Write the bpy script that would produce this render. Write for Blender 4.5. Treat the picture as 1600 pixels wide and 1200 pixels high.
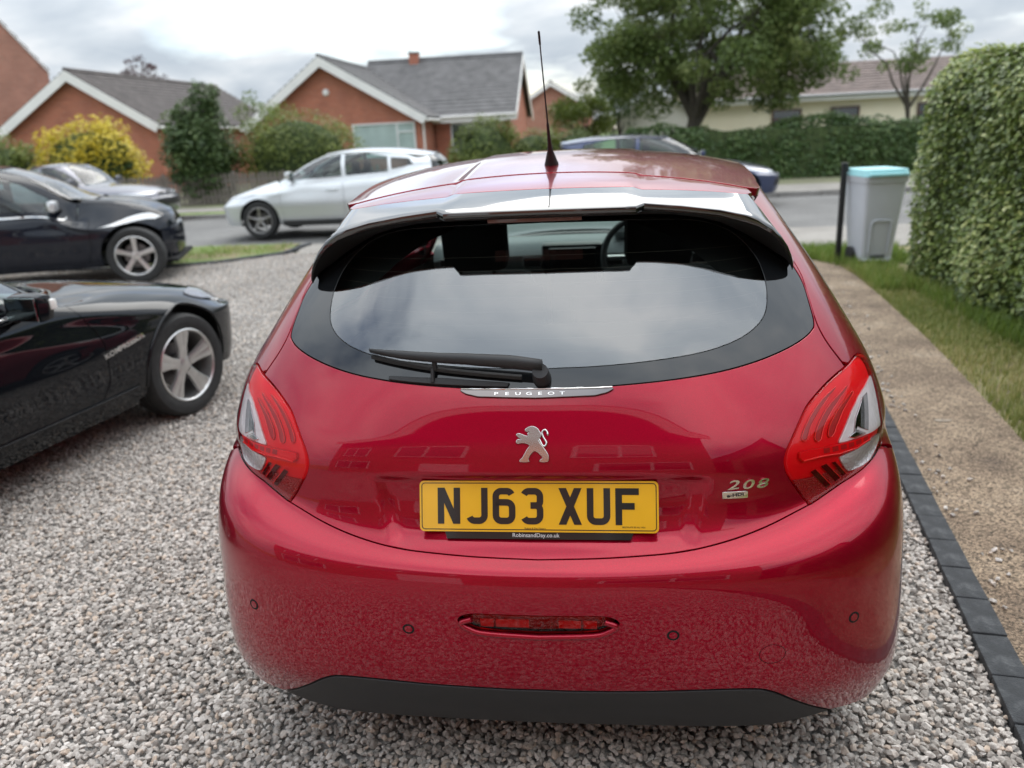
import bpy, bmesh, math, random
import numpy as np
from mathutils import Vector, Matrix
from mathutils.geometry import delaunay_2d_cdt
for o in list(bpy.data.objects):
    bpy.data.objects.remove(o)
scene = bpy.context.scene
COL = scene.collection
rad = math.radians
random.seed(7)
# ---------------------------------------------------------------- camera
YAW, PITCH, ROLL, CAM_H, F_PX = rad(7.04), rad(17.59), rad(2.84), 1.577, 1231.9
def cam_axes():
    cy, sy, cp, sp = math.cos(YAW), math.sin(YAW), math.cos(PITCH), math.sin(PITCH)
    f = Vector((-sy*cp, cy*cp, -sp)); r = Vector((cy, sy, 0)); u = r.cross(f)
    c, s = math.cos(ROLL), math.sin(ROLL)
    return c*r-s*u, s*r+c*u, f
_r, _u, _f = cam_axes()
cam = bpy.data.cameras.new('camera'); cam_o = bpy.data.objects.new('camera', cam); COL.objects.link(cam_o)
cam_o.matrix_world = Matrix(((_r.x, _u.x, -_f.x, 0), (_r.y, _u.y, -_f.y, 0), (_r.z, _u.z, -_f.z, CAM_H), (0, 0, 0, 1)))
cam.sensor_fit = 'HORIZONTAL'; cam.sensor_width = 36; cam.lens = 36*F_PX/1600
cam.clip_start = .05; cam.clip_end = 3000
cam.dof.use_dof = True; cam.dof.focus_distance = 1.72; cam.dof.aperture_fstop = 2.9
scene.camera = cam_o
# ---------------------------------------------------------------- sky and sun
SUN_EL, SUN_AZ = rad(50), rad(12)        # azimuth clockwise from +Y
world = bpy.data.worlds.new('World'); scene.world = world; world.use_nodes = True
def build_world():
    nt = world.node_tree; N = nt.nodes; L = nt.links
    for n in list(N): N.remove(n)
    out = N.new('ShaderNodeOutputWorld'); bg = N.new('ShaderNodeBackground'); bg.inputs[1].default_value = 1.0
    sky = N.new('ShaderNodeTexSky'); sky.sky_type = 'NISHITA'; sky.sun_disc = False
    sky.sun_elevation = SUN_EL; sky.sun_rotation = SUN_AZ; sky.air_density = 1.0; sky.dust_density = 1.5
    sc = N.new('ShaderNodeVectorMath'); sc.operation = 'SCALE'; sc.inputs[3].default_value = .13
    L.new(sky.outputs[0], sc.inputs[0])
    tc = N.new('ShaderNodeTexCoord'); sep = N.new('ShaderNodeSeparateXYZ'); L.new(tc.outputs['Generated'], sep.inputs[0])
    def math_(op, a, b=None):
        m = N.new('ShaderNodeMath'); m.operation = op
        for i, v in ((0, a), (1, b)):
            if v is None: continue
            if isinstance(v, (int, float)): m.inputs[i].default_value = v
            else: L.new(v, m.inputs[i])
        return m.outputs[0]
    zz = math_('ADD', math_('MAXIMUM', sep.outputs[2], 0.0), .22)
    comb = N.new('ShaderNodeCombineXYZ')
    L.new(math_('DIVIDE', sep.outputs[0], zz), comb.inputs[0]); L.new(math_('DIVIDE', sep.outputs[1], zz), comb.inputs[1])
    mp = N.new('ShaderNodeMapping'); mp.inputs['Location'].default_value = (3.1, 7.7, 0); L.new(comb.outputs[0], mp.inputs[0])
    def noise(scale, detail, rough, dist=.0):
        n = N.new('ShaderNodeTexNoise'); n.inputs['Scale'].default_value = scale; n.inputs['Detail'].default_value = detail
        n.inputs['Roughness'].default_value = rough; n.inputs['Distortion'].default_value = dist; L.new(mp.outputs[0], n.inputs['Vector']); return n.outputs[0]
    def ramp(v, pts):
        r = N.new('ShaderNodeValToRGB'); e = r.color_ramp.elements
        while len(e) < len(pts): e.new(.5)
        for i, (p, c) in enumerate(pts): e[i].position = p; e[i].color = c if len(c) == 4 else (*c, 1)
        L.new(v, r.inputs[0]); return r.outputs[0]
    cover = ramp(noise(.62, 7, .56, .3), [(.33, (0, 0, 0)), (.46, (1, 1, 1))])
    shade = ramp(noise(1.8, 7, .52, .3), [(.35, (.62, .70, .79)), (.50, (.80, .87, .94)), (.63, (1.06, 1.09, 1.12))])
    # an overcast sky is brighter overhead than at the horizon
    ov = N.new('ShaderNodeVectorMath'); ov.operation = 'SCALE'; L.new(shade, ov.inputs[0]); L.new(math_('ADD', math_('MULTIPLY', math_('MAXIMUM', sep.outputs[2], 0.0), .98), .42), ov.inputs[3]); shade = ov.outputs[0]
    mix = N.new('ShaderNodeMix'); mix.data_type = 'RGBA'
    L.new(cover, mix.inputs[0]); L.new(sc.outputs[0], mix.inputs[6]); L.new(shade, mix.inputs[7])
    L.new(mix.outputs[2], bg.inputs[0]); L.new(bg.outputs[0], out.inputs[0])
build_world()
sun = bpy.data.lights.new('sun', 'SUN'); sun.energy = 1.0; sun.angle = rad(50); sun.color = (1, .96, .9)
sun_o = bpy.data.objects.new('sun', sun); COL.objects.link(sun_o)
sun_o.rotation_euler = Vector((-math.sin(SUN_AZ)*math.cos(SUN_EL), -math.cos(SUN_AZ)*math.cos(SUN_EL), -math.sin(SUN_EL))).to_track_quat('-Z', 'Y').to_euler()
vs = scene.view_settings; vs.view_transform = 'Standard'; vs.look = 'None'; vs.exposure = .84; vs.gamma = 1; vs.use_curve_mapping = False
# ---------------------------------------------------------------- helpers
MATS = {}
def mat(name, col=(.5, .5, .5), rough=.5, metal=0., coat=0., coat_rough=.03, spec=.5, bump=None, var=None, alpha=None, trans=0., ior=1.5, sub=None):
    """procedural principled material; var=(scale, amount) noise in value, bump=(scale, strength)"""
    if name in MATS: return MATS[name]
    m = bpy.data.materials.new(name); m.use_nodes = True; nt = m.node_tree; N = nt.nodes; L = nt.links
    b = N['Principled BSDF']; b.inputs['Base Color'].default_value = (*col, 1); b.inputs['Roughness'].default_value = rough
    b.inputs['Metallic'].default_value = metal; b.inputs['Coat Weight'].default_value = coat; b.inputs['Coat Roughness'].default_value = coat_rough
    b.inputs['Specular IOR Level'].default_value = spec; b.inputs['IOR'].default_value = ior
    if trans: b.inputs['Transmission Weight'].default_value = trans
    if sub: b.inputs['Subsurface Weight'].default_value = sub
    tc = N.new('ShaderNodeTexCoord')
    if var:
        n = N.new('ShaderNodeTexNoise'); n.inputs['Scale'].default_value = var[0]; n.inputs['Detail'].default_value = 5; L.new(tc.outputs['Object'], n.inputs['Vector'])
        r = N.new('ShaderNodeMapRange'); r.inputs[1].default_value = .25; r.inputs[2].default_value = .75; r.inputs[3].default_value = 1-var[1]; r.inputs[4].default_value = 1+var[1]
        L.new(n.outputs[0], r.inputs[0])
        v = N.new('ShaderNodeVectorMath'); v.operation = 'SCALE'; v.inputs[0].default_value = col; L.new(r.outputs[0], v.inputs[3]); L.new(v.outputs[0], b.inputs['Base Color'])
    if bump:
        n = N.new('ShaderNodeTexNoise'); n.inputs['Scale'].default_value = bump[0]; n.inputs['Detail'].default_value = 4; L.new(tc.outputs['Object'], n.inputs['Vector'])
        bp = N.new('ShaderNodeBump'); bp.inputs['Strength'].default_value = bump[1]; bp.inputs['Distance'].default_value = .01; L.new(n.outputs[0], bp.inputs['Height']); L.new(bp.outputs[0], b.inputs['Normal'])
    MATS[name] = m; return m
def glass_mat(name, tint=(.8, .9, .88), ior=1.6, rough=0., haze=0., boost=0., k=1.6):
    """thin pane: tinted see-through plus a mirror reflection that grows with the angle"""
    if name in MATS: return MATS[name]
    m = bpy.data.materials.new(name); m.use_nodes = True; nt = m.node_tree; N = nt.nodes; L = nt.links
    for n in list(N): N.remove(n)
    out = N.new('ShaderNodeOutputMaterial'); tr = N.new('ShaderNodeBsdfTransparent'); tr.inputs[0].default_value = (*tint, 1)
    gl = N.new('ShaderNodeBsdfGlossy'); gl.inputs['Roughness'].default_value = rough
    fr = N.new('ShaderNodeFresnel'); fr.inputs[0].default_value = ior
    ad = N.new('ShaderNodeMath'); ad.operation = 'MULTIPLY_ADD'; ad.inputs[1].default_value = k; ad.inputs[2].default_value = boost; ad.use_clamp = True; L.new(fr.outputs[0], ad.inputs[0])
    mx = N.new('ShaderNodeMixShader'); L.new(ad.outputs[0], mx.inputs[0]); L.new(tr.outputs[0], mx.inputs[1]); L.new(gl.outputs[0], mx.inputs[2])
    last = mx
    if haze:
        df = N.new('ShaderNodeBsdfDiffuse'); df.inputs[0].default_value = (.5, .5, .5, 1); m2 = N.new('ShaderNodeMixShader'); m2.inputs[0].default_value = haze
        L.new(mx.outputs[0], m2.inputs[1]); L.new(df.outputs[0], m2.inputs[2]); last = m2
    L.new(last.outputs[0], out.inputs[0]); MATS[name] = m; return m
def link(o, parent=None):
    COL.objects.link(o)
    if parent is not None: o.parent = parent
    return o
def mesh_obj(name, verts, faces, m, parent=None, smooth=False, normals=None, mats=None, midx=None):
    me = bpy.data.meshes.new(name)
    me.from_pydata([tuple(map(float, v)) for v in verts], [], [tuple(map(int, f)) for f in faces])
    for x in (mats or [m]): me.materials.append(x)
    if midx is not None: me.polygons.foreach_set('material_index', np.asarray(midx, dtype=np.int32))
    if smooth or normals is not None: me.polygons.foreach_set('use_smooth', np.ones(len(me.polygons), bool))
    me.update()
    if normals is not None: me.normals_split_custom_set_from_vertices([tuple(map(float, n)) for n in normals])
    return link(bpy.data.objects.new(name, me), parent)
def thing(name, label, cat, loc=(0, 0, 0), rz=0., group=None):
    o = bpy.data.objects.new(name, None); o.empty_display_size = .1; o.location = loc; o.rotation_euler = (0, 0, rz)
    o['label'] = label; o['category'] = cat
    if group: o['group'] = group
    return link(o)
def tag(o, label, cat, group=None):
    o['label'] = label; o['category'] = cat
    if group: o['group'] = group
    return o
def struct(o, kind='structure'):
    o['kind'] = kind; return o
class MB:
    """collects simple solids into one mesh"""
    def __init__(s): s.v = []; s.f = []; s.m = []; s.cur = 0
    def add(s, vs, fs):
        k = len(s.v); s.v += [tuple(v) for v in vs]; s.f += [tuple(i+k for i in f) for f in fs]; s.m += [s.cur]*len(fs); return s
    def box(s, c, d, R=None):
        c = Vector(c); h = Vector(d)/2
        vs = [Vector((sx*h.x, sy*h.y, sz*h.z)) for sx in (-1, 1) for sy in (-1, 1) for sz in (-1, 1)]
        if R is not None: vs = [R @ v for v in vs]
        return s.add([c+v for v in vs], [(0, 1, 3, 2), (4, 6, 7, 5), (0, 4, 5, 1), (2, 3, 7, 6), (0, 2, 6, 4), (1, 5, 7, 3)])
    def bbox(s, c, d, b=.01, R=None):
        """box with chamfered edges"""
        bm = bmesh.new(); bmesh.ops.create_cube(bm, size=1); bmesh.ops.scale(bm, vec=d, verts=bm.verts)
        bmesh.ops.bevel(bm, geom=bm.edges[:], offset=b, segments=2, affect='EDGES', profile=.6)
        bm.verts.index_update(); vs = [v.co.copy() for v in bm.verts]; fs = [[v.index for v in f.verts] for f in bm.faces]; bm.free()
        if R is not None: vs = [R @ v for v in vs]
        return s.add([Vector(c)+v for v in vs], fs)
    def tube(s, pts, r, n=10, caps=True):
        pts = [Vector(p) for p in pts]; rs = r if isinstance(r, (list, tuple)) else [r]*len(pts); V = []; prev = None
        for i, p in enumerate(pts):
            t = (pts[min(i+1, len(pts)-1)]-pts[max(i-1, 0)]).normalized()
            if prev is None:
                a = Vector((0, 0, 1)) if abs(t.z) < .9 else Vector((1, 0, 0)); prev = a
            u = (prev-t*prev.dot(t)).normalized(); w = t.cross(u); prev = u
            V += [p+rs[i]*(math.cos(2*math.pi*k/n)*u+math.sin(2*math.pi*k/n)*w) for k in range(n)]
        Fs = [(i*n+k, i*n+(k+1) % n, (i+1)*n+(k+1) % n, (i+1)*n+k) for i in range(len(pts)-1) for k in range(n)]
        if caps: Fs += [tuple(range(n-1, -1, -1)), tuple((len(pts)-1)*n+k for k in range(n))]
        return s.add(V, Fs)
    def lathe(s, prof, n=32, axis='x', c=(0, 0, 0), closed=False):
        """prof: (radius, along) pairs"""
        V = []; c = Vector(c)
        for r, a in prof:
            for k in range(n):
                q = 2*math.pi*k/n; p = (a, r*math.cos(q), r*math.sin(q))
                if axis == 'z': p = (p[1], p[2], p[0])
                if axis == 'y': p = (p[2], p[0], p[1])
                V.append(c+Vector(p))
        m = len(prof)
        Fs = [(i*n+k, i*n+(k+1) % n, (i+1)*n+(k+1) % n, (i+1)*n+k) for i in range(m-1) for k in range(n)]
        if closed: Fs += [((m-1)*n+k, (m-1)*n+(k+1) % n, (k+1) % n, k) for k in range(n)]
        return s.add(V, Fs)
    def prism(s, poly, z0, z1, M=None):
        """poly in xy extruded along z, then moved by matrix M"""
        n = len(poly); V = [Vector((x, y, z0)) for x, y in poly]+[Vector((x, y, z1)) for x, y in poly]
        if M is not None: V = [M @ v for v in V]
        return s.add(V, [tuple(range(n-1, -1, -1)), tuple(range(n, 2*n))]+[(i, (i+1) % n, n+(i+1) % n, n+i) for i in range(n)])
    def build(s, name, m, parent=None, smooth=False, mats=None):
        o = mesh_obj(name, s.v, s.f, m, parent, False, None, mats, s.m if mats else None)
        if smooth:
            me = o.data; me.polygons.foreach_set('use_smooth', np.ones(len(me.polygons), bool))
            me.set_sharp_from_angle(angle=rad(smooth if smooth is not True else 40))
        return o
def copy_tree(o, parent=None):
    c = o.copy(); COL.objects.link(c); c.parent = parent
    for ch in list(o.children): copy_tree(ch, c)
    return c
def in_poly(P, poly):
    P = np.asarray(P); x = P[:, 0]; y = P[:, 1]; r = np.zeros(len(P), bool); q = np.asarray(poly); n = len(q)
    for i in range(n):
        x0, y0 = q[i]; x1, y1 = q[(i+1) % n]
        if y0 == y1: continue
        c = ((y0 > y) != (y1 > y)) & (x < (x1-x0)*(y-y0)/(y1-y0)+x0); r ^= c
    return r
def densify(poly, h):
    out = []; q = np.asarray(poly, float)
    for i in range(len(q)):
        a = q[i]; b = q[(i+1) % len(q)]; k = max(1, int(np.ceil(np.linalg.norm(b-a)/h)))
        out += [a+(b-a)*j/k for j in range(k)]
    return np.array(out)
def area2(q): return .5*np.sum(q[:, 0]*np.roll(q[:, 1], -1)-np.roll(q[:, 0], -1)*q[:, 1])
def smooth_closed(pts, n=6):
    """Catmull-Rom through a closed ring"""
    P = np.asarray(pts, float); m = len(P); out = []
    for i in range(m):
        p0, p1, p2, p3 = P[i-1], P[i], P[(i+1) % m], P[(i+2) % m]
        for j in range(n):
            t = j/n; out.append(.5*((2*p1)+(-p0+p2)*t+(2*p0-5*p1+4*p2-p3)*t*t+(-p0+3*p1-3*p2+p3)*t**3))
    return np.array(out)
def smooth_open(pts, n=6):
    P = np.asarray(pts, float); P = np.vstack([2*P[0]-P[1], P, 2*P[-1]-P[-2]]); out = []
    for i in range(1, len(P)-2):
        p0, p1, p2, p3 = P[i-1], P[i], P[i+1], P[i+2]
        for j in range(n):
            t = j/n; out.append(.5*((2*p1)+(-p0+p2)*t+(2*p0-5*p1+4*p2-p3)*t*t+(-p0+3*p1-3*p2+p3)*t**3))
    out.append(P[-2]); return np.array(out)
def offset(q, d):
    """move a closed ring outwards by d (negative: inwards)"""
    s = 1 if area2(q) > 0 else -1
    e = np.roll(q, -1, 0)-q; L = np.linalg.norm(e, axis=1)[:, None]+1e-12; n = np.stack([e[:, 1], -e[:, 0]], 1)/L*s
    v = n+np.roll(n, 1, 0); k = np.linalg.norm(v, axis=1)[:, None]; v = v/np.maximum(k, .5)
    k = np.maximum((v*n).sum(1, keepdims=True), .5)
    return q+v/k*d
def panel(name, net, poly, m, parent, res=.02, gap=.0016, r=.0018, depth=.012, lift=0., holes=(), flip=False):
    """a sheet cut out of a body surface along the ring poly (surface coordinates) with a rounded turned-in edge"""
    q = densify(poly, res)
    if area2(q) < 0: q = q[::-1]
    q0 = offset(q, -(gap+r)); hs = []
    for h in holes:
        k = densify(h, res)
        if area2(k) < 0: k = k[::-1]
        hs.append(k)
    h0 = [offset(k, gap+r) for k in hs]
    lo, hi = q0.min(0), q0.max(0)
    gx, gy = np.meshgrid(np.arange(lo[0]+res/2, hi[0], res), np.arange(lo[1]+res/2, hi[1], res)); g = np.stack([gx.ravel(), gy.ravel()], 1)
    if len(g):
        keep = in_poly(g, offset(q0, -.45*res))
        for k in h0: keep &= ~in_poly(g, offset(k, .45*res))
        g = g[keep]
    rings = [q0]+h0; pts = np.vstack(rings+[g]); edges = []; k0 = 0
    for R_ in rings:
        n = len(R_); edges += [(k0+i, k0+(i+1) % n) for i in range(n)]; k0 += n
    vo, _, fo, ov, _, _ = delaunay_2d_cdt([Vector(p) for p in pts], edges, [], 0, 1e-7)
    V = np.array([tuple(v) for v in vo]); Fc = np.array([f for f in fo if len(f) == 3])
    c = V[Fc].mean(1); keep = in_poly(c, q0)
    for k in h0: keep &= ~in_poly(c, k)
    Fc = Fc[keep]
    P = net.ev(V[:, 0], V[:, 1]); Nn = net.nrm(V[:, 0], V[:, 1]); P = P+Nn*lift
    fn = np.cross(P[Fc[:, 1]]-P[Fc[:, 0]], P[Fc[:, 2]]-P[Fc[:, 0]])
    bad = (fn*Nn[Fc[:, 0]]).sum(1) < 0; Fc[bad] = Fc[bad][:, ::-1]
    verts = [P]; norms = [Nn]; faces = [tuple(f) for f in Fc]; n0 = len(P)
    if depth > 0:
        for R_, sg in [(q0, 1)]+[(k, -1) for k in h0]:
            n = len(R_); base = net.nrm(R_[:, 0], R_[:, 1]); p0 = net.ev(R_[:, 0], R_[:, 1])+base*lift
            off = offset(R_, sg*r); o3 = net.ev(off[:, 0], off[:, 1])+base*lift-p0; ol = np.linalg.norm(o3, axis=1)[:, None]+1e-9; od = o3/ol
            prev = None
            for a, dn, wn in ((0, 0, 0.), (.7, .3, .7), (1, 1, 1.), (1, depth/r, 1.)):
                pp = p0+od*r*a-base*r*dn; nn = base*(1-wn)+od*wn; nn /= np.linalg.norm(nn, axis=1)[:, None]
                idx = np.arange(n)+n0; verts.append(pp); norms.append(nn); n0 += n
                if prev is not None:
                    for i in range(n):
                        j = (i+1) % n; faces.append((prev[i], prev[j], idx[j], idx[i]) if sg < 0 else (prev[j], prev[i], idx[i], idx[j]))
                prev = idx
    return mesh_obj(name, np.vstack(verts), faces, m, parent, True, np.vstack(norms))
def text_mesh(txt, size, depth=.001, spacing=1.0, bold=0., shear=0., ax='CENTER'):
    cu = bpy.data.curves.new('t', 'FONT'); cu.body = txt; cu.size = size; cu.extrude = depth; cu.space_character = spacing; cu.offset = bold; cu.shear = shear
    cu.align_x = ax; cu.align_y = 'CENTER'; cu.resolution_u = 3
    o = bpy.data.objects.new('t', cu); COL.objects.link(o); dg = bpy.context.evaluated_depsgraph_get(); dg.update()
    me = bpy.data.meshes.new_from_object(o.evaluated_get(dg)); bpy.data.objects.remove(o); bpy.data.curves.remove(cu)
    return me
def text_obj(name, txt, size, m, parent, M, **kw):
    me = text_mesh(txt, size, **kw); me.materials.clear(); me.materials.append(m); me.transform(M)
    me.name = name
    return link(bpy.data.objects.new(name, me), parent)
# ---------------------------------------------------------------- shared materials
def paint_mat(name, base, flake, metal=.55, rough=.36, coat_ior=1.55, spec=.5):
    if name in MATS: return MATS[name]
    m = mat(name, base, rough, metal, coat=1., coat_rough=.015, spec=spec)
    nt = m.node_tree; N = nt.nodes; L = nt.links; b = N['Principled BSDF']; b.inputs['Coat IOR'].default_value = coat_ior
    tc = N.new('ShaderNodeTexCoord'); v = N.new('ShaderNodeTexVoronoi'); v.inputs['Scale'].default_value = 1400; L.new(tc.outputs['Object'], v.inputs['Vector'])
    mr = N.new('ShaderNodeMapRange'); mr.inputs[3].default_value = -.25; mr.inputs[4].default_value = .35; L.new(v.outputs['Color'], mr.inputs[0])
    lw = N.new('ShaderNodeLayerWeight'); lw.inputs[0].default_value = .35
    mx = N.new('ShaderNodeMix'); mx.data_type = 'RGBA'; mx.inputs[6].default_value = (*flake, 1); mx.inputs[7].default_value = (*base, 1); L.new(lw.outputs['Facing'], mx.inputs[0])
    sc = N.new('ShaderNodeVectorMath'); sc.operation = 'SCALE'; L.new(mx.outputs[2], sc.inputs[0])
    ad = N.new('ShaderNodeMath'); ad.inputs[1].default_value = 1.; L.new(mr.outputs[0], ad.inputs[0]); L.new(ad.outputs[0], sc.inputs[3]); L.new(sc.outputs[0], b.inputs['Base Color'])
    # faint dust film
    n = N.new('ShaderNodeTexNoise'); n.inputs['Scale'].default_value = 9; n.inputs['Detail'].default_value = 8; L.new(tc.outputs['Object'], n.inputs['Vector'])
    r2 = N.new('ShaderNodeMapRange'); r2.inputs[1].default_value = .35; r2.inputs[2].default_value = .8; r2.inputs[3].default_value = .004; r2.inputs[4].default_value = .02; L.new(n.outputs[0], r2.inputs[0]); L.new(r2.outputs[0], b.inputs['Coat Roughness'])
    return m
M_RED = paint_mat('red_paint', (.21, .0002, .011), (.33, .0004, .018), metal=.6, rough=.30, coat_ior=1.43, spec=.1)
M_BLK = mat('gloss_black', (.006, .006, .007), .08, 0, coat=1., coat_rough=.01, spec=1.)
M_TRIM = mat('black_plastic', (.018, .018, .019), .55, bump=(900, .12))
M_DARK = mat('gap_black', (.003, .003, .003), .9)
M_RUB = mat('rubber', (.012, .012, .012), .65, bump=(60, .2))
M_TYRE = mat('tyre_rubber', (.02, .02, .02), .75, var=(30, .35))
M_ALLOY = mat('alloy', (.62, .61, .60), .28, .9, var=(25, .1))
M_CHR = mat('chrome', (.82, .82, .82), .06, 1.)
M_SILV = mat('badge_silver', (.72, .72, .72), .16, 1.)
M_CLOTH = mat('seat_cloth', (.012, .012, .013), .95, bump=(500, .3))
M_DASH = mat('dash_plastic', (.28, .31, .31), .6, bump=(300, .2))
M_GLASS = glass_mat('tinted_glass', (.82, .92, .89), 1.6, boost=.125)
M_FRIT = mat('glass_black_border', (.008, .009, .010), .03, 0, spec=.75)
M_LENS = glass_mat('lamp_lens', (.98, .96, .96), 1.40, k=.9)
M_LRED = mat('lamp_red', (.88, .002, .010), .35, 0, spec=.2)
M_LRED2 = mat('lamp_dark_red', (.42, .004, .008), .25, 0, bump=(350, .5))
M_LRED3 = mat('lamp_deep_red', (.46, .006, .010), .3, 0)
# ---------------------------------------------------------------- ground, road, pavements, drive
def noise_mat(name, cols, scale, rough=.9, detail=8, bump=0., bscale=None, spots=None, dist=.01):
    """cols: list of (pos, rgb) along a noise ramp; spots: (voronoi scale, amount) speckle"""
    if name in MATS: return MATS[name]
    m = bpy.data.materials.new(name); m.use_nodes = True; nt = m.node_tree; N = nt.nodes; L = nt.links; b = N['Principled BSDF']; b.inputs['Roughness'].default_value = rough
    tc = N.new('ShaderNodeTexCoord'); n = N.new('ShaderNodeTexNoise'); n.inputs['Scale'].default_value = scale; n.inputs['Detail'].default_value = detail; n.inputs['Roughness'].default_value = .65
    L.new(tc.outputs['Object'], n.inputs['Vector']); r = N.new('ShaderNodeValToRGB'); e = r.color_ramp.elements
    while len(e) < len(cols): e.new(.5)
    for i, (p, c) in enumerate(cols): e[i].position = p; e[i].color = (*c, 1)
    L.new(n.outputs[0], r.inputs[0]); out = r.outputs[0]
    if spots:
        v = N.new('ShaderNodeTexVoronoi'); v.inputs['Scale'].default_value = spots[0]; L.new(tc.outputs['Object'], v.inputs['Vector'])
        bw = N.new('ShaderNodeSeparateColor'); L.new(v.outputs['Color'], bw.inputs[0])
        mr = N.new('ShaderNodeMapRange'); mr.inputs[3].default_value = 1-spots[1]; mr.inputs[4].default_value = 1+spots[1]; L.new(bw.outputs[0], mr.inputs[0])
        sc = N.new('ShaderNodeVectorMath'); sc.operation = 'SCALE'; L.new(out, sc.inputs[0]); L.new(mr.outputs[0], sc.inputs[3]); out = sc.outputs[0]
        hgt = v.outputs['Distance']
    L.new(out, b.inputs['Base Color'])
    if bump:
        bp = N.new('ShaderNodeBump'); bp.inputs['Strength'].default_value = bump; bp.inputs['Distance'].default_value = dist
        if spots: bp.invert = True; L.new(hgt, bp.inputs['Height'])
        else:
            n2 = N.new('ShaderNodeTexNoise'); n2.inputs['Scale'].default_value = bscale or scale*8; n2.inputs['Detail'].default_value = 6; L.new(tc.outputs['Object'], n2.inputs['Vector']); L.new(n2.outputs[0], bp.inputs['Height'])
        L.new(bp.outputs[0], b.inputs['Normal'])
    MATS[name] = m; return m
def sheet(name, poly, z, m, kind='structure', thick=0):
    n = len(poly); V = [(x, y, z) for x, y in poly]; F_ = [tuple(range(n))]
    if thick: V += [(x, y, z-thick) for x, y in poly]; F_ += [(i, n+i, n+(i+1) % n, (i+1) % n) for i in range(n)]
    o = mesh_obj(name, V, F_, m); o['kind'] = kind
    return o
M_SOIL = noise_mat('soil', [(.3, (.09, .07, .045)), (.5, (.12, .10, .055)), (.7, (.17, .15, .08))], 3, bump=.5)
M_TURF = noise_mat('turf', [(.28, (.07, .11, .025)), (.5, (.13, .19, .045)), (.72, (.23, .25, .09))], 2.2, bump=.8, bscale=60)
M_ASPH = noise_mat('asphalt', [(.3, (.115, .112, .108)), (.55, (.16, .156, .15)), (.75, (.205, .20, .19))], .7, .85, spots=(260, .35), bump=.4, dist=.004)
M_PAVE = noise_mat('pavement', [(.3, (.20, .185, .165)), (.55, (.27, .25, .225)), (.75, (.33, .31, .28))], 1.1, .9, spots=(220, .25), bump=.3, dist=.003)
M_KERB = noise_mat('kerb_concrete', [(.3, (.19, .18, .165)), (.6, (.28, .265, .245)), (.8, (.33, .32, .30))], 5, .9, bump=.4)
M_GBASE = noise_mat('gravel_bed', [(.3, (.19, .18, .17)), (.5, (.28, .265, .25)), (.7, (.38, .36, .34))], 4, .95, spots=(42, .45), bump=1., dist=.02)
sheet('ground', [(-400, -300), (400, -300), (400, 900), (-400, 900)], -.12, M_TURF)
ROAD_N, ROAD_F = 12.9, 18.55
sheet('road', [(-120, ROAD_N), (120, ROAD_N), (120, ROAD_F), (-120, ROAD_F)], -.05, M_ASPH)
sheet('far_pavement', [(-120, 19.35), (-3.5, 19.35), (-3.5, 18.68), (120, 18.68), (120, 20.7), (-120, 20.7)], .06, M_PAVE)
sheet('far_verge', [(-120, 18.68), (-3.52, 18.68), (-3.52, 19.33), (-120, 19.33)], .055, M_TURF)
sheet('far_garden', [(-120, 20.72), (120, 20.72), (120, 60), (-120, 60)], .05, noise_mat('garden_ground', [(.3, (.15, .14, .095)), (.5, (.17, .17, .10)), (.7, (.15, .19, .075))], .5, bump=.6, bscale=30))
sheet('near_pavement', [(-4.7, 11.75), (2.0, 10.6), (60, 10.55), (60, ROAD_N-.13), (-4.9, ROAD_N-.13)], -.012, M_PAVE)
def kerb_row(name, x0, x1, y, z, n, w=.125, h=.16):
    root = bpy.data.objects.new(name, None); COL.objects.link(root); root['kind'] = 'structure'; L_ = (x1-x0)/n; mb = MB(); mb.bbox((0, 0, -h/2), (L_-.01, w, h), .012); first = None
    for k in range(n):
        if first is None: o = first = mb.build('kerb_stone', M_KERB, root)
        else: o = first.copy(); link(o, root)
        o.location = (x0+(k+.5)*L_, y, z+random.uniform(-.004, .004))
    return root
kerb_row('far_kerb', -20, 14, ROAD_F+.062, .062, 37)
kerb_row('near_kerb', -12, -4.9, ROAD_N-.065, .0, 8); kerb_row('dropped_kerb', -4.9, 12.2, ROAD_N-.065, -.03, 19)
sheet('near_verge', [(-40, 10.6), (-6.3, 10.62), (-5.55, 10.95), (-4.85, 11.7), (-5.0, ROAD_N-.14), (-40, ROAD_N-.14)], .01, noise_mat('worn_turf', [(.32, (.20, .14, .09)), (.46, (.19, .16, .08)), (.54, (.12, .17, .04)), (.75, (.17, .22, .06))], 1.6, bump=.6, bscale=50))
# drive, path and verge.  the block edging runs along E(y)
EDG0, EDG1 = Vector((1.09, 1.96)), Vector((1.32, 3.43))
ED = (EDG1-EDG0).normalized(); EN = Vector((ED.y, -ED.x))
def edge_pt(d, off=0.): p = EDG0+ED*d+EN*off; return (p.x, p.y)
dl = (9.9-EDG0.y)/ED.y
sheet('driveway', [(-14, -4.2), edge_pt(-6.2), edge_pt(dl), (2.0, 10.6), (-4.7, 11.75), (-5.55, 10.95), (-6.3, 10.62), (-14, 10.6)], -.022, M_GBASE)
def path_mat():
    m = noise_mat('aggregate_path', [(.25, (.13, .095, .07)), (.42, (.22, .16, .11)), (.58, (.32, .24, .165)), (.78, (.40, .33, .26))], 2.3, .85, spots=(140, .8), bump=1., dist=.008)
    return m
prl = [(1.55, -3.5), (1.80, 1.5), (1.93, 2.8), (2.07, 3.9), (2.25, 5.09), (2.36, 5.89), (2.52, 7.38), (2.62, 8.5), (2.66, 9.2), (2.62, 9.75)]
sheet('path', [edge_pt(-6.0, .103)]+prl+[edge_pt(dl-.15, .103)], -.004, path_mat())
M_REP = noise_mat('mortar_patch', [(.3, (.25, .20, .15)), (.7, (.37, .32, .26))], 14, .9, bump=.3)
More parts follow.
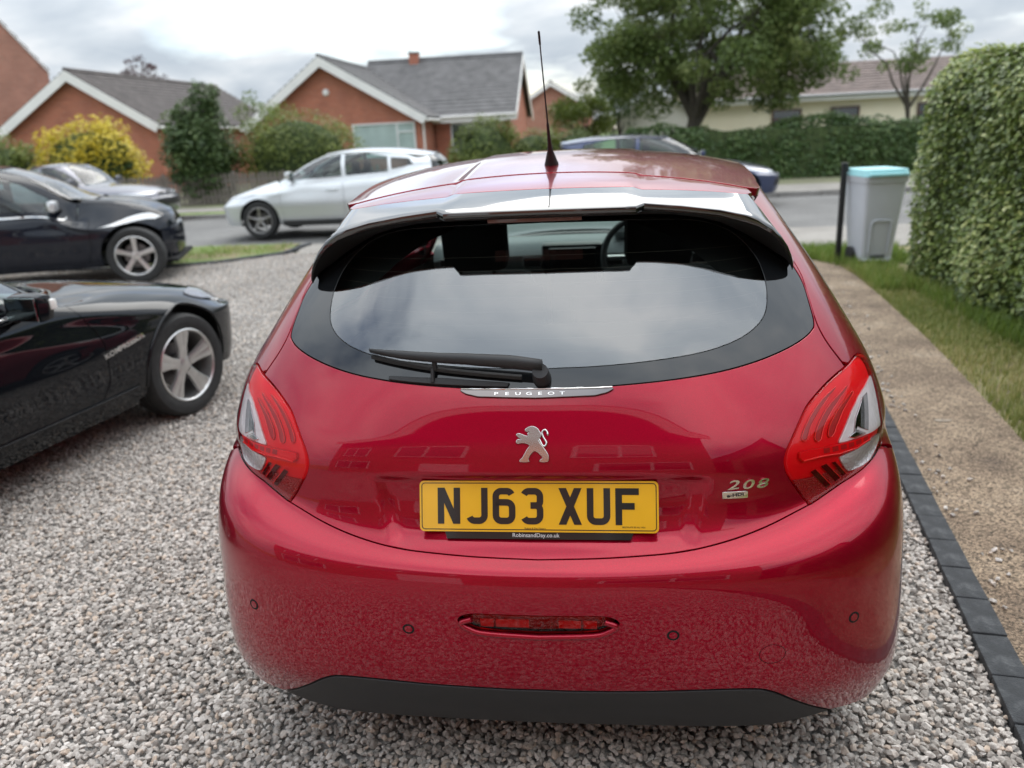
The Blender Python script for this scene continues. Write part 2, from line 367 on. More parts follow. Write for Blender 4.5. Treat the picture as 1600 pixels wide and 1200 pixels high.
for i, (x, y, a, b) in enumerate([(1.80, 4.2, .05, .02)]):
    q = [(x+a*math.cos(t)*random.uniform(.7, 1.15), y+b*math.sin(t)*random.uniform(.7, 1.15)) for t in np.linspace(0, 2*math.pi, 14, endpoint=False)]
    sheet('path_patch', q, .0005, M_REP)
sheet('side_verge', [(1.55, -3.5)]+prl[1:10]+[(2.3, 10.0), (2.25, 10.5), (5.5, 10.5), (5.5, -3.5)], -.008, noise_mat('verge_soil', [(.3, (.13, .10, .06)), (.45, (.19, .16, .085)), (.6, (.24, .22, .10)), (.75, (.32, .27, .16))], 7, bump=.6))
sheet('verge_tongue', [(2.34, 9.95), (2.62, 9.78), (3.6, 9.6), (3.6, 10.5), (2.0, 10.45)], .001, M_TURF)
# block edging: each block its own piece
edging = bpy.data.objects.new('block_edging', None); COL.objects.link(edging); edging['kind'] = 'structure'
M_BLOCK = noise_mat('charcoal_block', [(.3, (.026, .028, .031)), (.52, (.046, .05, .055)), (.62, (.085, .09, .095)), (.74, (.20, .205, .21))], 13, .85, bump=.5, bscale=160)
first = None
for k in range(-9, 40):
    d = -.1+k*.2035
    if first is None: first = MB().bbox((0, 0, -.03), (.1, .199, .06), .004).build('block', M_BLOCK, edging); o = first
    else: o = first.copy(); link(o, edging)
    p = edge_pt(d+.1, .05); o.location = (p[0], p[1], .018+random.uniform(-.0025, .0025)); o.rotation_euler = (random.uniform(-.012, .012), random.uniform(-.012, .012), -math.atan2(ED.x, ED.y)+random.uniform(-.008, .008))
ve = bpy.data.objects.new('verge_edging', None); COL.objects.link(ve); ve['kind'] = 'structure'; vp = [(-8.3, 10.6), (-6.3, 10.62), (-5.55, 10.95), (-4.85, 11.7), (-4.83, 12.7)]; first2 = None
for a, b in zip(vp[:-1], vp[1:]):
    L_ = math.hypot(b[0]-a[0], b[1]-a[1]); n = max(1, int(L_/.2035))
    for k in range(n):
        o = first.copy(); link(o, ve); u = (k+.5)/n; o.location = (a[0]+(b[0]-a[0])*u, a[1]+(b[1]-a[1])*u, .02); o.rotation_euler = (0, 0, math.atan2(b[1]-a[1], b[0]-a[0])-math.pi/2)
# ---------------------------------------------------------------- houses
def brick_mat(name, c1, c2, mortar, scale=1.0, axis='x'):
    if name in MATS: return MATS[name]
    m = bpy.data.materials.new(name); m.use_nodes = True; nt = m.node_tree; N = nt.nodes; L = nt.links; b = N['Principled BSDF']; b.inputs['Roughness'].default_value = .9
    tc = N.new('ShaderNodeTexCoord'); sp = N.new('ShaderNodeSeparateXYZ'); L.new(tc.outputs['Object'], sp.inputs[0]); cb = N.new('ShaderNodeCombineXYZ')
    ad = N.new('ShaderNodeMath'); L.new(sp.outputs[0], ad.inputs[0]); L.new(sp.outputs[1], ad.inputs[1]); L.new(ad.outputs[0], cb.inputs[0]); L.new(sp.outputs[2], cb.inputs[1])
    br = N.new('ShaderNodeTexBrick'); br.inputs['Scale'].default_value = 1; br.inputs['Brick Width'].default_value = .225; br.inputs['Row Height'].default_value = .075; br.inputs['Mortar Size'].default_value = .007
    br.inputs['Color1'].default_value = (*c1, 1); br.inputs['Color2'].default_value = (*c2, 1); br.inputs['Mortar'].default_value = (*mortar, 1); L.new(cb.outputs[0], br.inputs['Vector'])
    n = N.new('ShaderNodeTexNoise'); n.inputs['Scale'].default_value = 1.4; n.inputs['Detail'].default_value = 6; L.new(tc.outputs['Object'], n.inputs['Vector'])
    mr = N.new('ShaderNodeMapRange'); mr.inputs[3].default_value = .72; mr.inputs[4].default_value = 1.28; L.new(n.outputs[0], mr.inputs[0])
    sc = N.new('ShaderNodeVectorMath'); sc.operation = 'SCALE'; L.new(br.outputs[0], sc.inputs[0]); L.new(mr.outputs[0], sc.inputs[3]); L.new(sc.outputs[0], b.inputs['Base Color'])
    bp = N.new('ShaderNodeBump'); bp.inputs['Strength'].default_value = .5; bp.inputs['Distance'].default_value = .006; L.new(br.outputs['Fac'], bp.inputs['Height']); bp.invert = True; L.new(bp.outputs[0], b.inputs['Normal'])
    MATS[name] = m; return m
M_BRICK = brick_mat('red_brick', (.47, .14, .075), (.38, .105, .06), (.42, .32, .25))
M_BRICK2 = brick_mat('old_brick', (.45, .19, .13), (.37, .145, .10), (.42, .34, .28))
M_CREAM = noise_mat('cream_render', [(.3, (.86, .77, .58)), (.7, (.92, .84, .66))], 1.2, .9, bump=.2, bscale=30)
M_WHITE = mat('white_paint', (.84, .82, .80), .5, var=(2, .06))
M_PVC = mat('white_upvc', (.78, .79, .79), .35)
M_TILE = mat('grey_tile', (.15, .145, .145), .8, var=(2.5, .3), bump=(40, .3))
M_TILE2 = mat('brown_tile', (.17, .13, .115), .85, var=(2.5, .35), bump=(40, .3))
M_TILE3 = mat('dark_tile', (.115, .10, .095), .85, var=(2.5, .3), bump=(40, .3))
M_PANE = mat('window_glass', (.03, .04, .04), .03, 0, coat=1., spec=.8)
M_CURT = mat('net_curtain', (.42, .52, .50), .3, coat=1., coat_rough=.02, var=(3, .12))
def courses(parent, a, b, c, d, n, m, t=.055):
    """tile courses on the slope a (eave start) b (eave end) c (ridge end) d (ridge start): stepped overlapping strips"""
    a, b, c, d = map(Vector, (a, b, c, d)); nr = (b-a).cross(d-a).normalized()
    if nr.z < 0: nr = -nr
    for k in range(n):
        u0, u1 = k/n, min(1, (k+1.18)/n); p = [a.lerp(d, u0), b.lerp(c, u0), b.lerp(c, u1), a.lerp(d, u1)]
        lo = [p[0]+nr*t, p[1]+nr*t, p[2]+nr*.004, p[3]+nr*.004]; mb = MB(); mb.add(p+lo, [(4, 5, 6, 7), (0, 1, 5, 4), (1, 2, 6, 5), (3, 0, 4, 7), (0, 3, 2, 1)]); mb.build('tile_course', m, parent)
def slab(name, pts, th, m, parent):
    """sheet of roof with thickness below"""
    P = [Vector(p) for p in pts]; n = len(P); nr = (P[1]-P[0]).cross(P[-1]-P[0]).normalized()
    if nr.z < 0: nr = -nr
    mb = MB(); mb.add(P+[p-nr*th for p in P], [tuple(range(n)), tuple(range(2*n-1, n-1, -1))]+[(i, n+i, n+(i+1) % n, (i+1) % n) for i in range(n)]); return mb.build(name, m, parent)
def window(parent, x0, x1, z0, z1, y, split=(), bars=(), glass=None, frame=None, t=.06):
    """framed window in a wall whose face lies at y (facing -y)"""
    frame = frame or M_PVC; mb = MB(); w, h = x1-x0, z1-z0; cx, cz = (x0+x1)/2, (z0+z1)/2
    for c, d in (((cx, y-.03, z1-t/2), (w, .08, t)), ((cx, y-.03, z0+t/2), (w, .08, t)), ((x0+t/2, y-.03, cz), (t, .08, h-2*t)), ((x1-t/2, y-.03, cz), (t, .08, h-2*t))): mb.box(c, d)
    for s in split: mb.box((s, y-.03, cz), (t, .078, h-2*t))
    wi = mb.build('window', frame, parent)
    xs = [x0]+list(split)+[x1]
    for a, b in zip(xs[:-1], xs[1:]): MB().box(((a+b)/2, y-.012, cz), (b-a-t, .02, h-2*t+.01)).build('pane', glass or M_PANE, wi)
    for (bx0, bx1, bz) in bars: MB().box(((bx0+bx1)/2, y-.03, bz), (bx1-bx0, .07, t)).build('glazing_bar', frame, wi)
    MB().box((cx, y-.07, z0-.03), (w+.12, .16, .05)).build('sill', frame, wi)
    return wi
def gable_house(name, label, x0, x1, y0, y1, eave, ridge, wall_m, tile_m, over=.3, barge=.24, n=14, ridge_x=None):
    """ridge along y, gable facing -y"""
    h = thing(name, label, 'house', ((x0+x1)/2, y0, 0)); cx, cy = (x0+x1)/2, y0; rx = (ridge_x if ridge_x is not None else cx)-cx
    a, b, L_ = x0-cx, x1-cx, y1-y0
    mb = MB(); pf = [(a, 0), (b, 0), (b, eave), (rx, ridge), (a, eave)]
    mb.add([(x, 0, z) for x, z in pf]+[(x, L_, z) for x, z in pf], [(0, 1, 2, 3, 4), (9, 8, 7, 6, 5)]+[(i, 5+i, 5+(i+1) % 5, (i+1) % 5) for i in range(5)]); mb.build('wall', wall_m, h)
    r = bpy.data.objects.new('roof', None); link(r, h); k = .10
    for sx, ex in ((-1, a), (1, b)):
        sl = (ridge-eave)/abs(ex-rx); xe = ex+sx*over; ze = eave-sl*over
        pts = [(xe, -over, ze+k), (xe, L_+over, ze+k), (rx, L_+over, ridge+k), (rx, -over, ridge+k)]
        slab('roof_deck', pts, .06, M_TRIM, r); courses(r, *pts, n, tile_m)
        # barge board
        nr = Vector((ex-rx, 0, eave-ridge)).normalized(); dn = Vector((nr.z, 0, -nr.x)); dn = dn if dn.z < 0 else -dn
        p = [Vector((rx, -over-.03, ridge+k)), Vector((xe, -over-.03, ze+k)), Vector((xe, -over-.03, ze+k))+dn*barge, Vector((rx, -over-.03, ridge+k-barge/abs(dn.z)))]
        MB().add([v for v in p]+[v+Vector((0, .05, 0)) for v in p], [(0, 1, 2, 3), (7, 6, 5, 4), (0, 4, 5, 1), (1, 5, 6, 2), (2, 6, 7, 3)]).build('barge_board', M_WHITE, r)
        MB().tube([(xe, -over, ze), (xe, L_+over, ze)], .055, 8).build('gutter', M_WHITE, r, smooth=40)
    MB().tube([(rx, -over, ridge+k+.03), (rx, L_+over, ridge+k+.03)], .08, 8).build('ridge_tiles', tile_m, r, smooth=40)
    return h
def houses():
    # tall brick house at the far left
    h = gable_house('brick_house', 'tall old brick house with a steep plain gable at the left edge', -32.5, -24.0, 34, 40, 5.05, 10.9, M_BRICK2, M_TILE2, over=.04, barge=.06)
    h.rotation_euler = (0, 0, rad(40)); h.location = (-23.6-4.25*math.cos(rad(40)), 34-4.25*math.sin(rad(40)), 0)
    # bungalow behind the yellow shrub
    b1 = gable_house('brick_bungalow', 'red brick bungalow with white barge boards behind the yellow shrub', -21.5, -15.75, 28, 39, 2.55, 4.32, M_BRICK, M_TILE3, over=.28, barge=.30)
    # bungalow with a projecting gable and a long grey roof
    b2 = gable_house('brick_bungalow', 'red brick bungalow with grey tiled roof, chimney and pale green blinds in its window', -13.45, -6.85, 31, 42, 2.45, 4.55, M_BRICK, M_TILE, over=.35, barge=.30, ridge_x=-10.45)
    ox, oy = b2.location.x, b2.location.y
    X = lambda x: x-ox; Y = lambda y: y-oy
    window(b2, X(-9.5), X(-7.05), 1.0, 2.2, 0, split=(X(-7.75),), bars=((X(-7.75), X(-7.05), 1.85),), glass=M_CURT)
    MB().lathe([(0, -.10), (.10, -.08), (.13, -.02), (.13, 0)], 16, 'y', (X(-10.4), 0, 3.4)).build('wall_light', M_WHITE, b2, smooth=40)
    mw = MB(); pf = [(33.6, 0), (41.0, 0), (41.0, 2.5), (37.3, 4.75), (33.6, 2.5)]; xa, xb = X(-6.8), X(-3.65)
    mw.add([(xa, Y(y), z) for y, z in pf]+[(xb, Y(y), z) for y, z in pf], [(4, 3, 2, 1, 0), (5, 6, 7, 8, 9)]+[(i, (i+1) % 5, 5+(i+1) % 5, 5+i) for i in range(5)]); mw.build('wall', M_BRICK, b2)
    r = bpy.data.objects.new('roof', None); link(r, b2)
    for ey, sg in ((33.25, 1), (41.35, -1)):
        pts = [(X(-10.4), Y(ey), 2.38), (X(-3.4), Y(ey), 2.38), (X(-3.4), Y(37.3), 4.88), (X(-10.4), Y(37.3), 4.88)]
        slab('roof_deck', pts, .06, M_TRIM, r); courses(r, *pts, 16, M_TILE)
    for ey in (33.25, 41.35):
        p = [Vector((X(-3.37), Y(37.3), 4.90)), Vector((X(-3.37), Y(ey), 2.40)), Vector((X(-3.37), Y(ey), 2.13)), Vector((X(-3.37), Y(37.3), 4.60))]
        MB().add(p+[v-Vector((.05, 0, 0)) for v in p], [(0, 1, 2, 3), (7, 6, 5, 4), (0, 4, 5, 1), (2, 6, 7, 3), (1, 5, 6, 2)]).build('barge_board', M_WHITE, r)
    MB().box((X(-5.1), Y(33.22), 2.24), (3.4, .04, .24)).build('fascia', M_WHITE, r)
    MB().tube([(X(-6.6), Y(33.14), 2.34), (X(-3.4), Y(33.14), 2.34)], .05, 8).build('gutter', M_WHITE, r, smooth=40)
    MB().tube([(X(-10.4), Y(37.3), 4.92), (X(-3.4), Y(37.3), 4.92)], .09, 8).build('ridge_tiles', M_TILE, r, smooth=40)
    MB().tube([(X(-6.72), -.04, 2.3), (X(-6.72), -.04, .1)], .035, 8).build('downpipe', M_WHITE, b2, smooth=40)
    window(b2, X(-6.15), X(-4.3), 1.05, 2.12, Y(33.6), split=(X(-5.2),))
    ch = MB().box((X(-8.25), Y(37.2), 4.9), (.40, .40, .55)).build('chimney', M_BRICK, b2); MB().box((X(-8.25), Y(37.2), 5.20), (.48, .48, .06)).build('chimney_cap', M_KERB, ch)
    mb = MB(); mb.tube([(X(-8.4), Y(37.2), 5.0), (X(-8.4), Y(37.2), 6.1)], .018, 6); mb.tube([(X(-8.6), Y(37.2), 5.9), (X(-7.95), Y(37.2), 6.05)], .012, 6)
    for k in range(6): u = k/5; mb.tube([(X(-8.55+.55*u), Y(37.2)-.16, 5.91+.13*u), (X(-8.55+.55*u), Y(37.2)+.16, 5.91+.13*u)], .008, 5)
    mb.build('television_aerial', mat('galvanised', (.45, .45, .46), .4, .8), ch)
    # small house roof beyond it
    gable_house('brick_house', 'small brick house with a dark roof half hidden beside the grey tiled bungalow', -5.6, -.6, 52, 60, 2.9, 4.4, M_BRICK2, M_TILE2, over=.3, barge=.2)
    # cream rendered bungalow on the right
    c = thing('cream_bungalow', 'cream rendered bungalow with brown tiled roof behind the big tree', 'house', (9, 34, 0)); w = lambda x: x-9
    mb = MB(); pf = [(0, 0), (8, 0), (8, 2.5), (4, 3.75), (0, 2.5)]; xa, xb = w(3.6), w(17)
    mb.add([(xa, y, z) for y, z in pf]+[(xb, y, z) for y, z in pf], [(4, 3, 2, 1, 0), (5, 6, 7, 8, 9)]+[(i, (i+1) % 5, 5+(i+1) % 5, 5+i) for i in range(5)]); mb.build('wall', M_CREAM, c)
    r = bpy.data.objects.new('roof', None); link(r, c)
    for ey in (-.35, 8.35):
        pts = [(w(3.3), ey, 2.44), (w(17.3), ey, 2.44), (w(17.3), 4, 3.86), (w(3.3), 4, 3.86)]; slab('roof_deck', pts, .06, M_TRIM, r); courses(r, *pts, 12, M_TILE2, .04)
    MB().box((0, -.37, 2.33), (14.0, .04, .2)).build('fascia', M_WHITE, r); MB().tube([(w(3.3), -.46, 2.42), (w(17.3), -.46, 2.42)], .055, 8).build('gutter', mat('grey_gutter', (.3, .31, .32), .4), r, smooth=40)
    brown = mat('brown_frame', (.10, .05, .035), .5)
    for a, b in ((6.72, 7.85), (8.95, 10.05), (12.2, 13.6)): window(c, w(a), w(b), 1.05, 1.98, 0, bars=((w(a), w(b), 1.62),), frame=brown)
    # its white side building with a shallow gable
    s = gable_house('white_outbuilding', 'small white rendered outbuilding behind the blue car roof', .75, 3.4, 33, 38, 2.1, 2.75, mat('white_render', (.70, .67, .62), .9, var=(1.5, .08)), M_TILE3, over=.12, barge=.08)
    # the house behind the photographer, seen only as a reflection in the car
    k = thing('brick_home', 'red brick house behind the photographer, mirrored in the red tailgate', 'house', (-2.2, -3.7, 0))
    mb = MB(); mb.box((0, -3, 2.6), (9.6, 6, 5.2)); mb.build('wall', M_BRICK, k)
    r = bpy.data.objects.new('roof', None); link(r, k); pts = [(5.1, .35, 5.05), (-5.1, .35, 5.05), (-5.1, -3, 7.0), (5.1, -3, 7.0)]; slab('roof_deck', pts, .06, M_TRIM, r); courses(r, *pts, 12, M_TILE2)
    pts = [(-5.1, -6.35, 5.05), (5.1, -6.35, 5.05), (5.1, -3, 7.0), (-5.1, -3, 7.0)]; slab('roof_deck', pts, .06, M_TRIM, r)
    MB().box((0, .36, 4.96), (10.2, .03, .22)).build('fascia', M_WHITE, r)
    def back_window(x0, x1, z0, z1):
        mb = MB(); t = .07; cx, cz = (x0+x1)/2, (z0+z1)/2
        for c_, d in (((cx, .03, z1), (x1-x0, .08, t)), ((cx, .03, z0), (x1-x0+.1, .12, t)), ((x0, .03, cz), (t, .08, z1-z0-t)), ((x1, .03, cz), (t, .08, z1-z0-t)), ((cx, .03, cz), (t, .078, z1-z0-t))): mb.box(c_, d)
        wi = mb.build('window', M_PVC, k); MB().box((cx, .01, cz), (x1-x0-t, .02, z1-z0-t)).build('pane', M_PANE, wi)
    for q in ((-3.8, -2.2, 3.1, 4.3), (-.9, .7, 3.1, 4.3), (1.9, 3.2, 3.1, 4.3), (-4.0, -1.8, .9, 2.2), (2.2, 4.0, .9, 2.2)): back_window(*q)
    dr = MB().box((.4, .03, 1.03), (.92, .06, 2.06)).build('front_door', M_PVC, k); MB().box((.08, .08, 1.05), (.03, .06, .14)).build('door_handle', M_CHR, dr)
    g = gable_house('brick_garage', 'brick house with a low gable right of the photographer, mirrored in the red bodywork', 3.6, 10.0, -11.5, -4.0, 2.6, 5.6, M_BRICK, M_TILE2, over=.3, barge=.2)
houses()
# ---------------------------------------------------------------- trees, shrubs, hedges, grass
RNG = np.random.default_rng(11)
def leaf_mat(name, dark, light, hi=None, rough=.5, trans=.35):
    """leaf colour varies from leaf to leaf"""
    if name in MATS: return MATS[name]
    m = bpy.data.materials.new(name); m.use_nodes = True; nt = m.node_tree; N = nt.nodes; L = nt.links; b = N['Principled BSDF']; b.inputs['Roughness'].default_value = rough
    at = N.new('ShaderNodeAttribute'); at.attribute_name = 'tone'; r = N.new('ShaderNodeValToRGB'); e = r.color_ramp.elements
    cols = [(0., dark), (.6, light)]+([(1., hi)] if hi else [])
    while len(e) < len(cols): e.new(.5)
    for i, (p, c) in enumerate(cols): e[i].position = p; e[i].color = (*c, 1)
    L.new(at.outputs['Fac'], r.inputs[0]); L.new(r.outputs[0], b.inputs['Base Color'])
    out = N['Material Output']; tl = N.new('ShaderNodeBsdfTranslucent'); L.new(r.outputs[0], tl.inputs[0]); mx = N.new('ShaderNodeMixShader'); mx.inputs[0].default_value = trans; L.new(b.outputs[0], mx.inputs[1]); L.new(tl.outputs[0], mx.inputs[2]); L.new(mx.outputs[0], out.inputs[0])
    MATS[name] = m; return m
def leaves(name, P, size, m, parent=None, tone=None, up=.5, jit=.35, nrm=None, aspect=.55, flat=.9):
    """one pointed, folded leaf (two triangles a side) at each point"""
    n = len(P); d = RNG.normal(size=(n, 3)); d /= np.linalg.norm(d, axis=1)[:, None]
    nn = RNG.normal(size=(n, 3)); nn[:, 2] += up*2
    if nrm is not None: nn = nn*.5+nrm*flat+np.array((0, 0, .75))
    nn /= np.linalg.norm(nn, axis=1)[:, None]; d -= nn*(d*nn).sum(1)[:, None]; d /= np.linalg.norm(d, axis=1)[:, None]+1e-9; w = np.cross(nn, d)
    s = size*(1+RNG.uniform(-jit, jit, n))[:, None]
    V = np.stack([P-d*s*.5, P+w*s*aspect*.5+nn*s*.08, P+d*s*.5, P-w*s*aspect*.5+nn*s*.08], 1).reshape(-1, 3)
    me = bpy.data.meshes.new(name); i = np.arange(n)*4; F_ = np.stack([i, i+1, i+2, i, i+2, i+3], 1).reshape(-1, 3)
    me.vertices.add(len(V)); me.vertices.foreach_set('co', V.ravel()); me.loops.add(F_.size); me.loops.foreach_set('vertex_index', F_.ravel().astype(np.int32))
    me.polygons.add(len(F_)); me.polygons.foreach_set('loop_start', np.arange(len(F_), dtype=np.int32)*3); me.polygons.foreach_set('loop_total', np.full(len(F_), 3, dtype=np.int32)); me.update(calc_edges=True)
    t = RNG.uniform(0, 1, n) if tone is None else np.clip(tone+RNG.normal(0, .16, n), 0, 1)
    a = me.attributes.new('tone', 'FLOAT', 'POINT'); a.data.foreach_set('value', np.repeat(t, 4).astype(np.float32)); me.materials.append(m)
    return link(bpy.data.objects.new(name, me), parent)
def ball(n, c, r, hollow=.55):
    d = RNG.normal(size=(n, 3)); d /= np.linalg.norm(d, axis=1)[:, None]; k = (hollow+(1-hollow)*RNG.uniform(0, 1, n)**.5)[:, None]; return np.array(c)+d*np.array(r)*k, d
M_BARK = noise_mat('bark', [(.3, (.045, .038, .03)), (.7, (.11, .095, .075))], 14, .95, bump=.8)
def clumps(c, r, n, rmin, rmax, flat=.8, bottom=-.8):
    out = []
    while len(out) < n:
        d = RNG.normal(size=3); d /= np.linalg.norm(d)
        if d[2] < bottom: continue
        k = RNG.uniform(.35, 1)**.6; p = np.array(c)+d*np.array(r)*k*RNG.uniform(.85, 1.05); out.append((p, RNG.uniform(rmin, rmax)))
    return out
def tree(name, label, base, trunk_h, c, r, n_cl, n_leaf, size, lm, rmin=.45, rmax=.9, tr=.16, group=None, bottom=-.6, limbs=None):
    t = thing(name, label, 'tree', base, 0, group); c = np.array(c)-np.array(base); mb = MB(); top = Vector((c[0]*.3, c[1]*.3, trunk_h))
    mb.tube([(0, 0, -.05), (c[0]*.1+.03, c[1]*.1, trunk_h*.5), top], [tr*1.25, tr, tr*.85], 10)
    cl = clumps(c, r, n_cl, rmin, rmax, bottom=bottom)
    # a few crooked main limbs, then side branches from the nearest of them
    nl = max(4, min(8, n_cl//8)); nodes = []
    for k in range(nl):
        a = 2*math.pi*k/nl+RNG.uniform(-.3, .3); e = Vector((c[0]+r[0]*.62*math.cos(a), c[1]+r[1]*.62*math.sin(a), c[2]+r[2]*RNG.uniform(-.05, .6))); pts = [top-Vector((0, 0, trunk_h*.25*RNG.uniform(0, 1)))]
        for u in (.25, .5, .75, 1.): pts.append(pts[0].lerp(e, u)+Vector((RNG.normal(0, .10*r[0]*.4), RNG.normal(0, .10*r[1]*.4), .22*r[2]*math.sin(math.pi*u))))
        mb.tube(pts, [tr*.62, tr*.45, tr*.33, tr*.22, tr*.10], 7, False); nodes += [(p, q) for p, q in zip(pts[2:], (tr*.30, tr*.22, tr*.12))]
    for p, k in cl:
        p = Vector(p); n0, w0 = min(nodes, key=lambda q: (q[0]-p).length); mid = n0.lerp(p, .5)+Vector((RNG.normal(0, .12*k), RNG.normal(0, .12*k), .12*k)); mb.tube([n0, mid, p], [w0*.55, w0*.32, w0*.12], 5, False)
    mb.build('trunk', M_BARK, t, smooth=50)
    P, T = [], []; tot = sum(k**2 for _, k in cl)
    for p, k in cl:
        q, d = ball(max(8, int(n_leaf*k*k/tot)), p, (k, k, k*.72), .25); P.append(q); T.append(np.full(len(q), RNG.uniform(.15, .75)))
    leaves('crown', np.vstack(P), size, lm, t, np.concatenate(T)); return t
LM_TREE = leaf_mat('tree_leaf', (.08, .125, .032), (.18, .24, .07), (.31, .34, .13))
LM_DARK = leaf_mat('dark_leaf', (.04, .08, .026), (.095, .15, .045), (.17, .22, .07))
LM_YEL = leaf_mat('yellow_leaf', (.30, .27, .03), (.66, .52, .035), (.75, .62, .08))
LM_LIME = leaf_mat('lime_leaf', (.075, .11, .02), (.17, .215, .035), (.27, .30, .07))
LM_PRIV = leaf_mat('privet_leaf', (.07, .115, .025), (.24, .32, .075), (.55, .57, .21), rough=.32)
LM_HEDGE = leaf_mat('hedge_leaf', (.04, .08, .02), (.085, .15, .04), (.16, .22, .07))
LM_PURP = leaf_mat('purple_leaf', (.05, .025, .03), (.10, .05, .055))
def shrub(name, label, c, r, n, size, lm, n_cl=14, cat='shrub', tone2=None, core=True, group=None, seed_tone=None):
    """rounded bush: leafy shell over lumps, thin stems inside"""
    t = thing(name, label, cat, (c[0], c[1], .05), 0, group); cz = np.array((0, 0, c[2]-.05)); mb = MB()
    for k in range(7):
        a = 2*math.pi*k/7; mb.tube([(0, 0, 0), (r[0]*.35*math.cos(a), r[1]*.35*math.sin(a), cz[2]*.8), (r[0]*.6*math.cos(a), r[1]*.6*math.sin(a), cz[2]+r[2]*.4)], [.03, .02, .008], 5, False)
    mb.build('stem', M_BARK, t)
    P, T, Nn = [], [], []
    q, d = ball(n//2, cz, r, .72); P.append(q); T.append(np.full(len(q), .4)); Nn.append(d)
    for _ in range(n_cl):
        d0 = RNG.normal(size=3); d0[2] = abs(d0[2])*.9-.25; d0 /= np.linalg.norm(d0); k = RNG.uniform(.22, .42)*min(r)*1.2; q, d = ball(n//2//n_cl, cz+d0*np.array(r)*.86, (k, k, k), .4); P.append(q); T.append(np.full(len(q), RNG.uniform(.2, .85))); Nn.append(d)
    P = np.vstack(P); T = np.concatenate(T); Nn = np.vstack(Nn); ok = P[:, 2] > .02; leaves('foliage', P[ok], size, lm, t, T[ok], nrm=Nn[ok])
    if core:
        bm = bmesh.new(); bmesh.ops.create_icosphere(bm, subdivisions=3, radius=1)
        for v in bm.verts: v.co = Vector((v.co.x*r[0]*.74, v.co.y*r[1]*.74, max(v.co.z*r[2]*.74+cz[2], .0)))
        me = bpy.data.meshes.new('inner_twigs'); bm.to_mesh(me); bm.free(); me.materials.append(mat('twig_dark', (.05, .072, .024), 1., var=(9, .6))); link(bpy.data.objects.new('inner_twigs', me), t)
    return t
def box_hedge(name, label, x0, x1, y0, y1, h, dens, size, lm, wob=.08, cat='hedge', faces='all', top_fn=None, tone_fn=None):
    """clipped hedge: leaves over the faces of a lumpy block, dark core inside"""
    t = thing(name, label, cat, ((x0+x1)/2, (y0+y1)/2, 0)); cx, cy = t.location.x, t.location.y; a, b = (x1-x0)/2, (y1-y0)/2
    P, Nn, T = [], [], []
    def face(area, fn, nr):
        n = int(area*dens); u, v = RNG.uniform(0, 1, n), RNG.uniform(0, 1, n); P.append(fn(u, v)); Nn.append(np.tile(nr, (n, 1)))
    z = np.zeros
    face(2*a*h, lambda u, v: np.stack([-a+2*a*u, u*0-b, h*v], 1), (0, -1, 0)); face(2*a*h, lambda u, v: np.stack([-a+2*a*u, u*0+b, h*v], 1), (0, 1, 0))
    face(2*b*h, lambda u, v: np.stack([u*0-a, -b+2*b*u, h*v], 1), (-1, 0, 0)); face(2*b*h, lambda u, v: np.stack([u*0+a, -b+2*b*u, h*v], 1), (1, 0, 0)); face(4*a*b, lambda u, v: np.stack([-a+2*a*u, -b+2*b*v, u*0+h], 1), (0, 0, 1))
    P = np.vstack(P); Nn = np.vstack(Nn).astype(float)
    # round the top edges, bulge and recess in lumps
    ph = RNG.uniform(0, 6.28, 8); lump = sum(np.sin(P@RNG.normal(0, 2.6, 3)+p) for p in ph)/3.2
    P = P+Nn*(lump*wob+RNG.normal(0, .022, len(P))-np.abs(RNG.normal(0, .04, len(P))))[:, None]; k = np.clip((P[:, 2]-(h-.35))/.35, 0, 1)**2
    P[:, 0] -= np.sign(P[:, 0])*k*.16*(np.abs(P[:, 0])/a > .8); P[:, 1] -= np.sign(P[:, 1])*k*.16*(np.abs(P[:, 1])/b > .8)
    if top_fn is not None: P[:, 2] *= top_fn(P[:, 0]+cx, P[:, 1]+cy)
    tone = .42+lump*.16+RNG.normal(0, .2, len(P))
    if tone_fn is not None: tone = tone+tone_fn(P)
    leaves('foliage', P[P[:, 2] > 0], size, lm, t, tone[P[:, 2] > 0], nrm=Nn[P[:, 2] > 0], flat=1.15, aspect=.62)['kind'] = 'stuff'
    n = 24; mb = MB(); mb.box((0, 0, (h-.12)/2), (2*a-.18, 2*b-.14, h-.12)); mb.build('inner_twigs', mat('twig_dark', (.05, .072, .024), 1., var=(9, .6)), t)
    return t
